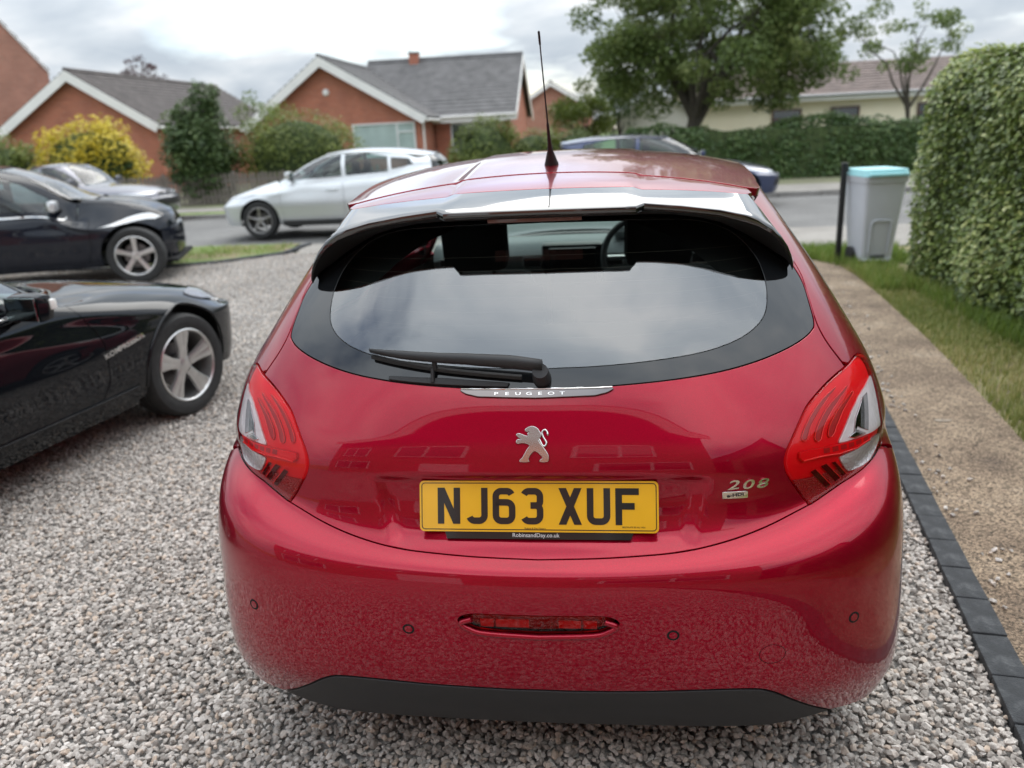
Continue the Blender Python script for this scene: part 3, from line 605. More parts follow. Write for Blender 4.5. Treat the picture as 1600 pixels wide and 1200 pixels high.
def plants():
    tree('garden_tree', 'big spreading tree with several dark limbs in front of the cream bungalow', (2.7, 27, 0), 1.75, (3.5, 27.2, 4.3), (4.4, 3.2, 2.8), 175, 50000, .15, LM_TREE, .40, .85, .22, bottom=-.9, group='trees in the gardens across the road')
    tree('garden_tree', 'thin airy tree standing left of the clipped hedge top', (9.9, 28.2, 0), 2.0, (9.6, 28.2, 3.55), (2.15, 1.6, 1.75), 40, 2600, .13, LM_TREE, .2, .45, .08, group='trees in the gardens across the road')
    tree('garden_tree', 'compact lime green tree left of the big tree', (-.65, 30, 0), .8, (-.65, 30, 1.95), (1.15, 1.0, 1.25), 22, 5200, .12, LM_LIME, .35, .6, .10, group='trees in the gardens across the road')
    tree('garden_tree', 'darker tree tucked behind the lime green tree', (.6, 33, 0), 1.2, (.7, 33, 2.3), (1.1, 1.0, 1.5), 16, 3400, .13, LM_DARK, .4, .7, .10, group='trees in the gardens across the road')
    tree('garden_tree', 'bare looking purple leaved tree above the dark tiled roof', (-25.6, 45, 0), 4.4, (-25.6, 45, 5.7), (1.5, 1.0, .9), 16, 700, .16, LM_PURP, .2, .4, .07, group='trees in the gardens across the road')
    tree('garden_tree', 'feathery young tree behind the tall dark shrub', (-11.0, 25.2, 0), 1.6, (-10.9, 25.2, 2.4), (.75, .6, .7), 14, 900, .09, LM_TREE, .2, .36, .04, group='trees in the gardens across the road')
    shrub('yellow_shrub', 'bright yellow rounded shrub in front of the brick bungalow', (-16.05, 24.2, 1.28), (1.62, 1.3, 1.32), 7200, .13, LM_YEL, 18, group='shrubs in the gardens across the road')
    shrub('green_shrub', 'green and yellow shrub cut off by the left edge', (-19.1, 24.5, 1.0), (1.25, 1.1, 1.2), 3600, .13, LM_LIME, 12, group='shrubs in the gardens across the road')
    shrub('green_shrub', 'dark green shoots growing through the yellow shrub', (-14.95, 24.0, 1.15), (.42, .5, .85), 900, .12, LM_DARK, 8, group='shrubs in the gardens across the road')
    shrub('green_shrub', 'tall dark green pointed shrub between the two bungalows', (-11.45, 22.6, 1.45), (1.02, .9, 1.62), 7200, .13, LM_DARK, 22, group='shrubs in the gardens across the road')
    shrub('green_shrub', 'small spiky top of the dark shrub rising against the sky', (-11.2, 22.7, 2.85), (.45, .45, .55), 700, .12, LM_DARK, 8, core=False, group='shrubs in the gardens across the road')
    shrub('clipped_shrub', 'large dome shaped clipped shrub left of the silver car roof', (-8.95, 23.6, 1.2), (1.85, 1.3, 1.42), 9500, .09, LM_LIME, 26, group='shrubs in the gardens across the road')
    shrub('green_shrub', 'loose light green shrub in front of the grey roofed bungalow', (-3.55, 25, 1.0), (1.15, .9, 1.1), 3600, .11, LM_LIME, 14, group='shrubs in the gardens across the road')
    shrub('green_shrub', 'low light green shrub just left of the aerial', (-2.1, 25.4, .85), (.95, .8, .9), 2400, .11, LM_LIME, 10, group='shrubs in the gardens across the road')
    shrub('green_shrub', 'low shrub with brownish tips beside the blue car', (-.9, 26, .9), (.8, .7, .75), 1700, .11, LM_TREE, 8, group='shrubs in the gardens across the road')
    box_hedge('garden_hedge', 'long dark green clipped hedge in front of the cream bungalow', .6, 22, 23.0, 24.3, 1.48, 360, .11, LM_HEDGE, .10, top_fn=lambda x, y: 1+.10*np.exp(-((x-6.2)/.9)**2)+.04*np.sin(x*1.3)-.06*np.exp(-((x-4.2)/1.2)**2))
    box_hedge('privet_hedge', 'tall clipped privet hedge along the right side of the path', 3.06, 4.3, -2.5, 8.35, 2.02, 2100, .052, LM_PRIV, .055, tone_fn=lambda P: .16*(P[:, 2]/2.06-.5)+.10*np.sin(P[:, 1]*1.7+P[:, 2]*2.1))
    # low wooden paling fence across the road: each pale a piece of its own
    fe = thing('paling_fence', 'weathered low paling fence behind the grey saloon and the dark shrub', 'fence', (-11.5, 22.05, .05)); mp = noise_mat('grey_wood', [(.3, (.13, .11, .09)), (.7, (.26, .23, .20))], 9, .9, bump=.4)
    first = None
    for k in range(86):
        x = -5.2+k*.122
        if first is None: first = o = MB().prism([(-.04, 0), (.04, 0), (.04, .80), (0, .86), (-.04, .80)], -.009, .009, Matrix.Rotation(math.pi/2, 4, 'X')).build('pale', mp, fe)
        else: o = first.copy(); link(o, fe)
        o.location = (x, 0, random.uniform(-.02, .02)); o.rotation_euler = (0, random.uniform(-.02, .02), 0)
    for z in (.2, .65): MB().box((0, .04, z), (10.6, .035, .07)).build('rail', mp, fe)
    for k in range(6): MB().box((-5.2+k*2.1, .10, .42), (.08, .08, .95)).build('post', mp, fe)
plants()
def grass(name, polys, n, hmin, hmax, lm, label=None):
    """blades of grass over polygons"""
    P = []
    for poly, w in polys:
        q = np.array(poly); lo, hi = q.min(0), q.max(0); k = 0; need = int(n*w)
        while k < need:
            g = RNG.uniform(lo, hi, (need*2, 2)); g = g[in_poly(g, q)]
            f = np.sin(g[:, 0]*5.1+1)+np.sin(g[:, 1]*3.3)+np.sin(g[:, 0]*2.2-g[:, 1]*4.1); g = g[RNG.uniform(-2.6, 2.0, len(g)) < f]; g = g[:need-k]; P.append(g); k += len(g)
    P = np.vstack(P); m = len(P); h = RNG.uniform(hmin, hmax, m)*(.7+.5*RNG.uniform(0, 1, m)); a = RNG.uniform(0, 2*np.pi, m); ln = RNG.uniform(.1, .7, m)*h; wd = RNG.uniform(.0022, .0045, m)
    d = np.stack([np.cos(a), np.sin(a)], 1); s = np.stack([-d[:, 1], d[:, 0]], 1); z0 = -.01
    b0 = np.column_stack([P-s*wd[:, None], np.full(m, z0)]); b1 = np.column_stack([P+s*wd[:, None], np.full(m, z0)]); mid = P+d*(ln*.35)[:, None]
    m0 = np.column_stack([mid-s*wd[:, None]*.8, h*.6]); m1 = np.column_stack([mid+s*wd[:, None]*.8, h*.6]); tp = np.column_stack([P+d*ln[:, None], h])
    V = np.stack([b0, b1, m1, m0, tp], 1).reshape(-1, 3); i = np.arange(m)*5; F_ = np.stack([i, i+1, i+2, i, i+2, i+3, i+3, i+2, i+4], 1).reshape(-1, 3)
    me = bpy.data.meshes.new(name); me.vertices.add(len(V)); me.vertices.foreach_set('co', V.ravel()); me.loops.add(F_.size); me.loops.foreach_set('vertex_index', F_.ravel().astype(np.int32)); me.polygons.add(len(F_))
    me.polygons.foreach_set('loop_start', np.arange(len(F_), dtype=np.int32)*3); me.polygons.foreach_set('loop_total', np.full(len(F_), 3, dtype=np.int32)); me.update(calc_edges=True)
    t = np.clip(.45+.2*np.sin(P[:, 0]*2.3+P[:, 1]*1.7)+RNG.normal(0, .22, m), 0, 1); at = me.attributes.new('tone', 'FLOAT', 'POINT'); at.data.foreach_set('value', np.repeat(t, 5).astype(np.float32)); me.materials.append(lm)
    o = link(bpy.data.objects.new(name, me)); o['kind'] = 'stuff'; o['label'] = label; o['category'] = 'grass'; return o
LM_GR = leaf_mat('grass_blade', (.14, .19, .04), (.32, .33, .11), (.62, .52, .28), rough=.6)
LM_GR2 = leaf_mat('grass_blade_fresh', (.10, .17, .025), (.20, .28, .05), (.36, .36, .12), rough=.6)
vr = [(1.68, -1.0)]+prl[1:8]+[(2.62, 9.3), (3.0, 9.3), (3.06, 6), (3.06, -1.0)]
grass('verge_grass', [(vr, 1.)], 42000, .015, .055, LM_GR, 'patchy green and straw coloured grass between path and hedge')
grass('long_grass', [([(2.56, 7.6), (2.66, 9.0), (2.4, 9.7), (1.9, 9.8), (1.9, 10.3), (3.6, 10.3), (3.4, 9.2), (3.0, 9.0), (3.0, 7.6)], 1.)], 9000, .05, .15, LM_GR2, 'longer fresh grass round the grey bin')
grass('hedge_bottom_grass', [([(2.78, -.5), (3.1, -.5), (3.1, 9.2), (2.85, 9.2)], 1.)], 6500, .06, .16, LM_GR2, 'taller grass along the foot of the privet hedge')
grass('roadside_grass', [([(-9.5, 10.66), (-6.3, 10.68), (-5.6, 11.0), (-4.95, 11.7), (-5.05, 12.7), (-9.5, 12.7)], 1.)], 4500, .03, .10, LM_GR2, 'grass of the roadside verge beyond the black cars')
# ---------------------------------------------------------------- red hatchback: body surface
import numpy as np
# local frame: x right of the car's centre line, f forward (metres ahead of the camera foot), z up
RED_X = -0.149
def _cs2(k, P):
    """C2 natural cubic spline second derivatives along axis 0"""
    n = len(k); h = np.diff(k); A = np.zeros((n, n)); A[0, 0] = A[-1, -1] = 1
    B = np.zeros_like(P)
    for i in range(1, n-1):
        A[i, i-1] = h[i-1]; A[i, i] = 2*(h[i-1]+h[i]); A[i, i+1] = h[i]
        B[i] = 6*((P[i+1]-P[i])/h[i]-(P[i]-P[i-1])/h[i-1])
    return np.linalg.solve(A, B.reshape(n, -1)).reshape(P.shape)
def _basis(k, q):
    """matrix that evaluates the natural spline with knots k at q"""
    n = len(k); M2 = _cs2(k, np.eye(n)); q = np.asarray(q, float)
    i = np.clip(np.searchsorted(k, q)-1, 0, n-2); h = k[i+1]-k[i]
    a = (k[i+1]-q)/h; b = (q-k[i])/h; E = np.eye(n)
    return (a[:, None]*E[i]+b[:, None]*E[i+1]
            + ((a**3-a)[:, None]*M2[i]+(b**3-b)[:, None]*M2[i+1])*(h**2)[:, None]/6)
def spl(k, v, q):
    k = np.asarray(k, float); v = np.asarray(v, float)
    return _basis(k, np.atleast_1d(q)) @ v
def roof_z(x, f):
    x = np.asarray(x, float); f = np.asarray(f, float)
    zc = spl([1.80, 1.865, 2.0, 2.25, 2.6, 3.0, 3.3, 3.6, 3.85], [1.391, 1.407, 1.436, 1.463, 1.490, 1.505, 1.500, 1.478, 1.448], f.ravel()).reshape(f.shape)
    ax = np.abs(x)
    return zc-.11*ax**2-.12*ax**4
class Net:
    def __init__(self, rows):
        P = np.array(rows, float)                     # rows x cols x 3 (half body)
        m = P.copy(); m[..., 0] *= -1
        P = np.concatenate([m[:, 3:0:-1], P, m[:, -2:-5:-1]], 1)
        self.pad = 3; self.nc = P.shape[1]-6
        dc = np.linalg.norm(np.diff(P, axis=1), axis=2).mean(0); dr = np.linalg.norm(np.diff(P, axis=0), axis=2)[:, 3:-3].mean(1)
        kc = np.concatenate([[0], np.cumsum(dc)]); self.kc = kc-kc[3]; self.kr = np.concatenate([[0], np.cumsum(dr)])
        self.P = P; self.smax = self.kc[-4]; self.tmax = self.kr[-1]
    def ev(self, s, t):
        """s<0 mirrors to the left half"""
        s = np.asarray(s, float); t = np.asarray(t, float); sg = np.where(s < 0, -1., 1.)
        Bs = _basis(self.kc, np.abs(s)); Bt = _basis(self.kr, t)
        Q = np.einsum('ni,nj,ijk->nk', Bt, Bs, self.P, optimize=True); Q[:, 0] *= sg
        return self.disp(Q)
    def disp(self, Q):
        return Q
    def nrm(self, s, t, e=1e-3):
        s = np.asarray(s, float); t = np.asarray(t, float)
        sg = np.where(s < 0, -1., 1.); a = np.abs(s)
        q = lambda ss, tt: self.ev(ss, np.clip(tt, 0, self.tmax))
        ds = q(a+e, t)-q(np.where(a-e < 0, a, a-e), t); dt = q(a, t+e)-q(a, t-e)
        n = np.cross(ds, dt); n /= np.linalg.norm(n, axis=1)[:, None]+1e-12
        n[:, 0] *= sg
        return n
def _sm(a, b, v):
    u = np.clip((v-a)/(b-a), 0, 1); return u*u*(3-2*u)
class RedNet(Net):
    def disp(self, Q):
        # number plate recess in the tailgate: wide at the crease, narrowing below
        x = np.abs(Q[:, 0]); z = Q[:, 2]; f = Q[:, 1]
        w = .36-(.875-z)*.28
        d = .016*(1-_sm(w-.022, w+.022, x))*_sm(.872, .858, z)*_sm(.716, .740, z)*(f < 1.8)
        Q = Q.copy(); Q[:, 1] += d
        return Q
def red_rows():
    side = lambda F: F
    F5 = [2.16, 2.80, 3.50, 4.10, 4.70]
    R = []
    def row(xr, fr, zr, xs, zs, xf, ff, zf, fs=F5):
        R.append([(x, f, z) for x, f, z in zip(list(xr)+list(xs)+list(xf), list(fr)+list(fs)+list(ff), list(zr)+list(zs)+list(zf))])
    row((0, .30, .55, .76, .83), (1.535, 1.54, 1.565, 1.655, 1.85), (.238, .238, .235, .235, .21), (.79, .80, .80, .80, .78), (.2,)*5, (.66, .38, 0), (5.22, 5.36, 5.39), (.21, .21, .21))
    row((0, .30, .585, .798, .872), (1.478, 1.484, 1.53, 1.645, 1.85), (.335, .335, .325, .325, .325), (.85, .855, .855, .855, .845), (.33,)*5, (.72, .41, 0), (5.25, 5.40, 5.43), (.33, .33, .33))
    row((0, .30, .59, .80, .876), (1.4615, 1.4675, 1.511, 1.635, 1.85), (.383, .383, .378, .375, .375), (.867, .866, .864, .866, .857), (.39,)*5, (.735, .418, 0), (5.265, 5.415, 5.445), (.385, .385, .385))
    row((0, .30, .592, .798, .874), (1.453, 1.459, 1.502, 1.627, 1.85), (.44,)*5, (.872, .87, .868, .87, .862), (.44,)*5, (.74, .42, 0), (5.27, 5.42, 5.45), (.44, .44, .44))
    row((0, .30, .588, .788, .866), (1.445, 1.451, 1.493, 1.620, 1.85), (.575, .577, .58, .59, .60), (.878, .872, .870, .873, .867), (.58,)*5, (.74, .42, 0), (5.26, 5.41, 5.44), (.56, .56, .56))
    row((0, .30, .578, .768, .847), (1.455, 1.461, 1.508, 1.64, 1.87), (.682, .69, .722, .775, .79), (.874, .868, .865, .868, .86), (.70, .68, .67, .68, .69), (.72, .41, 0), (5.20, 5.37, 5.40), (.66, .67, .67))
    row((0, .30, .553, .727, .83), (1.503, 1.509, 1.578, 1.705, 1.89), (.712, .722, .766, .828, .85), (.862, .862, .858, .858, .845), (.79, .78, .77, .77, .775), (.68, .38, 0), (5.08, 5.25, 5.29), (.755, .765, .77), (2.18, 2.80, 3.5, 4.1, 4.68))
    row((0, .30, .55, .735, .83), (1.546, 1.552, 1.602, 1.728, 1.905), (.792, .796, .82, .868, .895), (.855, .852, .848, .845, .825), (.86, .85, .84, .84, .85), (.65, .36, 0), (4.95, 5.10, 5.13), (.835, .85, .855), (2.20, 2.80, 3.5, 4.1, 4.62))
    row((0, .30, .545, .737, .822), (1.549, 1.556, 1.613, 1.752, 1.925), (.874, .876, .886, .915, .94), (.842, .84, .838, .832, .80), (.92, .91, .90, .90, .91), (.60, .33, 0), (4.80, 4.92, 4.95), (.905, .92, .925), (2.22, 2.80, 3.5, 4.1, 4.56))
    row((0, .30, .54, .73, .803), (1.582, 1.590, 1.655, 1.80, 1.965), (.955, .957, .965, .988, 1.005), (.822, .822, .82, .812, .765), (.985, .97, .955, .95, .955), (.55, .30, 0), (4.63, 4.73, 4.75), (.965, .98, .985), (2.24, 2.82, 3.5, 4.1, 4.47))
    row((0, .30, .53, .70, .768), (1.633, 1.648, 1.733, 1.875, 2.04), (1.045, 1.05, 1.064, 1.083, 1.085), (.79, .80, .80, .79, .70), (1.07, 1.03, 1.0, .985, 1.0), (.50, .28, 0), (4.42, 4.48, 4.50), (1.015, 1.03, 1.035), (2.27, 2.84, 3.5, 4.05, 4.32))
    row((0, .29, .49, .625, .685), (1.80, 1.815, 1.90, 2.02, 2.16), (1.215, 1.216, 1.22, 1.23, 1.235), (.708, .722, .718, .695, .59), (1.235, 1.23, 1.22, 1.21, 1.22), (.43, .24, 0), (4.04, 4.09, 4.11), (1.235, 1.245, 1.25), (2.37, 2.88, 3.42, 3.75, 3.95))
    r = ((0, .27, .43, .53, .578), (2.02, 2.03, 2.08, 2.17, 2.30), (1.395, 1.393, 1.385, 1.375, 1.375), (.602, .63, .625, .595, .49), None, (.35, .19, 0), (3.71, 3.745, 3.755), None, (2.48, 2.92, 3.30, 3.52, 3.65))
    zs = list(roof_z(np.array(r[3]), np.array(r[8]))-.018); zf = list(roof_z(np.array(r[5]), np.array(r[6]))-.012)
    zr = list(r[2]); zr[4] = float(roof_z(r[0][4], r[1][4]))-.022
    row(r[0], r[1], zr, r[3], zs, r[5], r[6], zf, r[8])
    return R
RED = RedNet(red_rows())
# outlines on the body surface, (s along the loop, t up the flank), right half
TR = {'light': [(0.7422, 0.9583), (0.7787, 0.965), (0.8049, 0.9633), (0.8344, 0.9486), (0.8497, 0.9248), (0.8533, 0.9034), (0.8498, 0.881), (0.851, 0.8481), (0.8443, 0.8036), (0.8375, 0.7435), (0.8537, 0.6748), (0.8598, 0.6144), (0.8402, 0.6008), (0.807, 0.5968), (0.7729, 0.5985), (0.7404, 0.6046), (0.6929, 0.6163), (0.6483, 0.6182), (0.6152, 0.6168), (0.5947, 0.6169), (0.5886, 0.6319), (0.5649, 0.6883), (0.5454, 0.738), (0.538, 0.7702), (0.5384, 0.7939), (0.548, 0.8211), (0.5642, 0.8486), (0.5811, 0.8748), (0.6035, 0.9051), (0.6297, 0.9236), (0.6672, 0.9416), (0.7089, 0.9532)],
      'light_strip': [(0.5766, 0.8015), (0.632, 0.7909), (0.6817, 0.7785), (0.7256, 0.7636), (0.782, 0.7406), (0.785, 0.7167), (0.7289, 0.7278), (0.6751, 0.7464), (0.6297, 0.7643), (0.5809, 0.7718)],
      'light_clear': [(0.843, 0.882), (0.8378, 0.8544), (0.8349, 0.8092), (0.8285, 0.7512), (0.8346, 0.6939), (0.8355, 0.6863), (0.7821, 0.7434), (0.7259, 0.7664), (0.6828, 0.7806), (0.6924, 0.7978), (0.7084, 0.8181), (0.7328, 0.8452), (0.7602, 0.8629), (0.7953, 0.8775)],
      'light_bowl': [(0.6808, 0.7307), (0.7293, 0.7177), (0.7839, 0.7051), (0.8531, 0.6415), (0.8511, 0.6164), (0.811, 0.6021), (0.7568, 0.6177), (0.7247, 0.6362), (0.7036, 0.6709)],
      'finger1': [(0.5925, 0.8252), (0.5869, 0.838), (0.6007, 0.8651), (0.627, 0.894), (0.6587, 0.9137), (0.6947, 0.9249), (0.6982, 0.9218), (0.6645, 0.9048), (0.6364, 0.884), (0.6121, 0.8578), (0.6, 0.8299)],
      'finger2': [(0.625, 0.8129), (0.619, 0.8247), (0.6295, 0.8516), (0.6551, 0.8807), (0.6886, 0.8993), (0.733, 0.9139), (0.7378, 0.9095), (0.7, 0.8914), (0.6669, 0.8692), (0.6443, 0.8424), (0.6346, 0.8166)],
      'finger3': [(0.6587, 0.81), (0.6546, 0.8196), (0.6626, 0.8423), (0.6824, 0.8631), (0.7059, 0.8785), (0.7472, 0.8939), (0.7524, 0.8889), (0.7181, 0.8699), (0.6954, 0.8505), (0.679, 0.8279), (0.669, 0.8132)],
      'slot1': [(0.5985, 0.7295), (0.6128, 0.7325), (0.6621, 0.6378), (0.648, 0.6358)],
      'slot2': [(0.6251, 0.735), (0.6423, 0.7344), (0.6929, 0.6381), (0.6772, 0.6355)],
      'slot3': [(0.6553, 0.7294), (0.6672, 0.7259), (0.7134, 0.636), (0.7021, 0.6352)],
      'facet1': [(0.7822, 0.8636), (0.8142, 0.8653), (0.7889, 0.7549), (0.7455, 0.7965), (0.7349, 0.7779), (0.7263, 0.7786), (0.7422, 0.8253)],
      'facet2': [(0.7087, 0.7837), (0.7444, 0.7891), (0.7802, 0.7518), (0.731, 0.7669)],
      'seam_low': [(0.0288, 0.5813), (0.1238, 0.5875), (0.2172, 0.5924), (0.3095, 0.5941), (0.4033, 0.6013), (0.4784, 0.6086), (0.5495, 0.6161), (0.5962, 0.6141)],
      'seam_up': [(0.7408, 0.9608), (0.7227, 1.0265), (0.7141, 1.0811), (0.7198, 1.1337), (0.7416, 1.2138), (0.7774, 1.3098)],
      'frit': [(0.0145, 1.0286), (0.1214, 1.0313), (0.1932, 1.0349), (0.3062, 1.0404), (0.4305, 1.0466), (0.5428, 1.057), (0.6287, 1.0706), (0.6835, 1.0881), (0.7066, 1.1116), (0.729, 1.1866), (0.7596, 1.2873)],
      'clear': [(0.0428, 1.0953), (0.1217, 1.0975), (0.2705, 1.1069), (0.3948, 1.1184), (0.4925, 1.1447), (0.5591, 1.1945), (0.599, 1.2803), (0.6199, 1.3629), (0.6231, 1.424)],
      'diff': [(0.0797, 0.1953), (0.2314, 0.1988), (0.3709, 0.2038), (0.4454, 0.2013), (0.4788, 0.1904), (0.5099, 0.1683), (0.5778, 0.1057)],
      'fog': [(0.0035, 0.3915), (0.0847, 0.3925), (0.146, 0.3916), (0.17, 0.3809), (0.1525, 0.3665), (0.1185, 0.3563), (0.0018, 0.3499)],
      'sens': [(0.6381, 0.3532), (0.2843, 0.3519)],
      'tow': [(0.4716, 0.2924)],
      'strip': [(0.0004, 1.0269), (0.1654, 1.0252), (0.1509, 1.0126), (0.1239, 1.0042), (0.0005, 0.9997)],
      'lion': [(-0.0419, 0.8763), (-0.0409, 0.8829), (-0.0366, 0.8859), (-0.0317, 0.8846), (-0.0359, 0.889), (-0.0416, 0.8948), (-0.0406, 0.8997), (-0.036, 0.9015), (-0.0296, 0.8997), (-0.0218, 0.8956), (-0.0169, 0.8951), (-0.0183, 0.9005), (-0.0148, 0.905), (-0.0204, 0.905), (-0.0237, 0.9105), (-0.0184, 0.9168), (-0.0106, 0.9205), (-0.0025, 0.9195), (0.0046, 0.9139), (0.0092, 0.9057), (0.0128, 0.8968), (0.0107, 0.8888), (0.0058, 0.8844), (0.0128, 0.8705), (0.0213, 0.8575), (0.0269, 0.8455), (0.0286, 0.8351), (0.0247, 0.8269), (0.0086, 0.8269), (0.0082, 0.8326), (0.0135, 0.8382), (0.0086, 0.8455), (-0.0012, 0.8541), (-0.0083, 0.8481), (-0.0132, 0.8382), (-0.014, 0.8317), (-0.0126, 0.8269), (-0.0331, 0.8269), (-0.0337, 0.8326), (-0.0288, 0.8382), (-0.0238, 0.849), (-0.0189, 0.8598), (-0.0139, 0.8688), (-0.0217, 0.8741), (-0.0306, 0.875), (-0.0366, 0.8728)],
      'tail': [(0.0072, 0.8857), (0.0135, 0.8705), (0.0171, 0.8674), (0.0213, 0.8704), (0.0223, 0.8769), (0.0181, 0.8857), (0.0152, 0.8923), (0.0134, 0.9012), (0.0152, 0.908), (0.0198, 0.9102), (0.024, 0.9034), (0.0254, 0.8945)],
      'b208': [(0.3972, 0.7389), (0.4999, 0.7213), (0.4985, 0.7603), (0.3962, 0.7737)],
      'ehdi': [(0.3927, 0.7126), (0.4489, 0.7062), (0.4493, 0.7265), (0.3929, 0.7322)],
      'crease': [(0.2642, 0.7907), (0.361, 0.7872), (0.5129, 0.7773)]}
# ---------------------------------------------------------------- red hatchback: panels
class Inv:
    """side view lookup: (f, z) -> (s, t) on the flank"""
    def __init__(s, net, s0, s1):
        s.net = net; a, b = np.meshgrid(np.linspace(s0, s1, 160), np.linspace(0, net.tmax, 90)); s.a = a.ravel(); s.b = b.ravel(); s.q = net.ev(s.a, s.b)[:, 1:]
        s.s0, s.s1 = s0, s1
    def __call__(s, pts):
        out = []; e = 1e-4
        for f, z in pts:
            i = ((s.q-(f, z))**2).sum(1).argmin(); a, b = s.a[i], s.b[i]
            for _ in range(5):
                p = s.net.ev([a, a+e, a], [b, b, min(b+e, s.net.tmax)])[:, 1:]
                J = np.stack([(p[1]-p[0])/e, (p[2]-p[0])/e], 1)
                if abs(np.linalg.det(J)) < 1e-6: break
                d = np.clip(np.linalg.solve(J, np.array((f, z))-p[0]), -.05, .05); a = float(np.clip(a+d[0], s.s0, s.s1)); b = float(np.clip(b+d[1], 0, s.net.tmax))
            out.append((a, b))
        return np.array(out)
class RoofSurf:
    tmax = 10
    def ev(self, x, f):
        x = np.asarray(x, float); f = np.asarray(f, float); z = roof_z(x, f)
        a = np.abs(x); w = .235+.05*np.clip((f-2.0)/1.5, 0, 1)
        z = z+.006*(1-_sm(w-.012, w+.012, a))*_sm(3.72, 3.5, f)
        return np.stack([x, f, z], 1)
    def nrm(self, x, f, e=1e-3):
        x = np.asarray(x, float); f = np.asarray(f, float)
        dx = self.ev(x+e, f)-self.ev(x-e, f); df = self.ev(x, f+e)-self.ev(x, f-e); n = np.cross(dx, df); return n/np.linalg.norm(n, axis=1)[:, None]
red = thing('red_hatchback', 'red hatchback with a yellow number plate parked nearest on the gravel, seen from behind', 'car', (RED_X, 0, 0))
KR = RED.kr
mir = lambda q: [(-s, t) for s, t in q]
def both(q): return list(q), mir(q)
lt = [tuple(p) for p in TR['light']]
# light outline: smooth, pushed round the flank a little
def wrap(p):
    s, t = p; k = max(0, (s-.72)/.12); return (s+.035*min(k, 1), t)
light_ring = smooth_closed([wrap(p) for p in lt], 3)
i_top = int(np.argmax(light_ring[:, 1])); i_bot = int(np.argmin(np.hypot(light_ring[:, 0]-lt[19][0], light_ring[:, 1]-lt[19][1])))
i_out = int(np.argmin(np.hypot(light_ring[:, 0]-wrap(lt[12])[0], light_ring[:, 1]-lt[12][1])))
n_l = len(light_ring)
def arc(a, b):
    r = []; i = a
    while True:
        r.append(tuple(light_ring[i % n_l]))
        if i % n_l == b: return r
        i += 1
i_j = int(np.argmin(np.hypot(light_ring[:, 0]-lt[0][0], light_ring[:, 1]-lt[0][1])))   # seam meets lamp
inner = arc(i_bot, i_j)                       # bottom tip up the inner edge to the tailgate seam
sl = [(0., TR['seam_low'][0][1])]+[p for p in TR['seam_low'][1:-1]]
seam_low = [tuple(p) for p in smooth_open(sl+[inner[0]], 5)]
su = [tuple(p) for p in TR['seam_up'][1:]]
top_t = RED.tmax-.002
seam_up = [tuple(p) for p in smooth_open([inner[-1]]+su+[(.79, 1.42), (.80, top_t)], 5)]
frit = [tuple(p) for p in smooth_open([(0., TR['frit'][0][1])]+TR['frit'][1:]+[(.765, 1.40), (.77, top_t)], 5)]
right = seam_low[1:]+inner[1:]+seam_up[1:]+frit[::-1]
tg = seam_low[1:]+inner[1:]+seam_up[1:]+frit[::-1]+mir(frit[1:])+mir(seam_up[1:])[::-1]+mir(inner[1:])[::-1]+mir(seam_low)[::-1]
tg = [p for i, p in enumerate(tg) if i == 0 or abs(p[0]-tg[i-1][0])+abs(p[1]-tg[i-1][1]) > 1e-5]
tailgate = panel('tailgate', RED, tg, M_RED, red, res=.016)
# rear window: clear pane and black printed border
clear = [tuple(p) for p in smooth_open([(0., TR['clear'][0][1]-.003)]+TR['clear'][:-1]+[(.623, 1.43), (.597, 1.50), (.53, 1.55), (.38, 1.58), (0., 1.588)], 5)]
clear_ring = clear+mir(clear[1:-1])[::-1]
frit_ring = frit+mir(frit[1:])[::-1]
border = panel('black_border', RED, frit_ring, M_FRIT, None, res=.02, gap=.002, r=.001, depth=.004, lift=-.001, holes=[clear_ring])
pane = panel('rear_window', RED, clear_ring, M_GLASS, red, res=.02, gap=.0, r=.0006, depth=0, lift=-.001); border.parent = pane
# heating lines, each a thin strip on the pane
for k in range(9):
    t = 1.10+k*.047; q = np.array(clear_ring); ss = [p[0] for p in clear if True]; 
    up = [p for p in clear if p[1] <= 1.5]; smx = np.interp(t, [p[1] for p in sorted(up, key=lambda p: p[1])], [p[0] for p in sorted(up, key=lambda p: p[1])])-.012
    s = np.linspace(-smx, smx, 40); a = RED.ev(s, s*0+t)+RED.nrm(s, s*0+t)*-.002; b = RED.ev(s, s*0+t+.0009)+RED.nrm(s, s*0+t)*-.002
    mesh_obj('heating_line', np.vstack([a, b]), [(i, i+1, 41+i, 40+i) for i in range(39)], mat('heater_line', (.10, .07, .05), .6), pane)
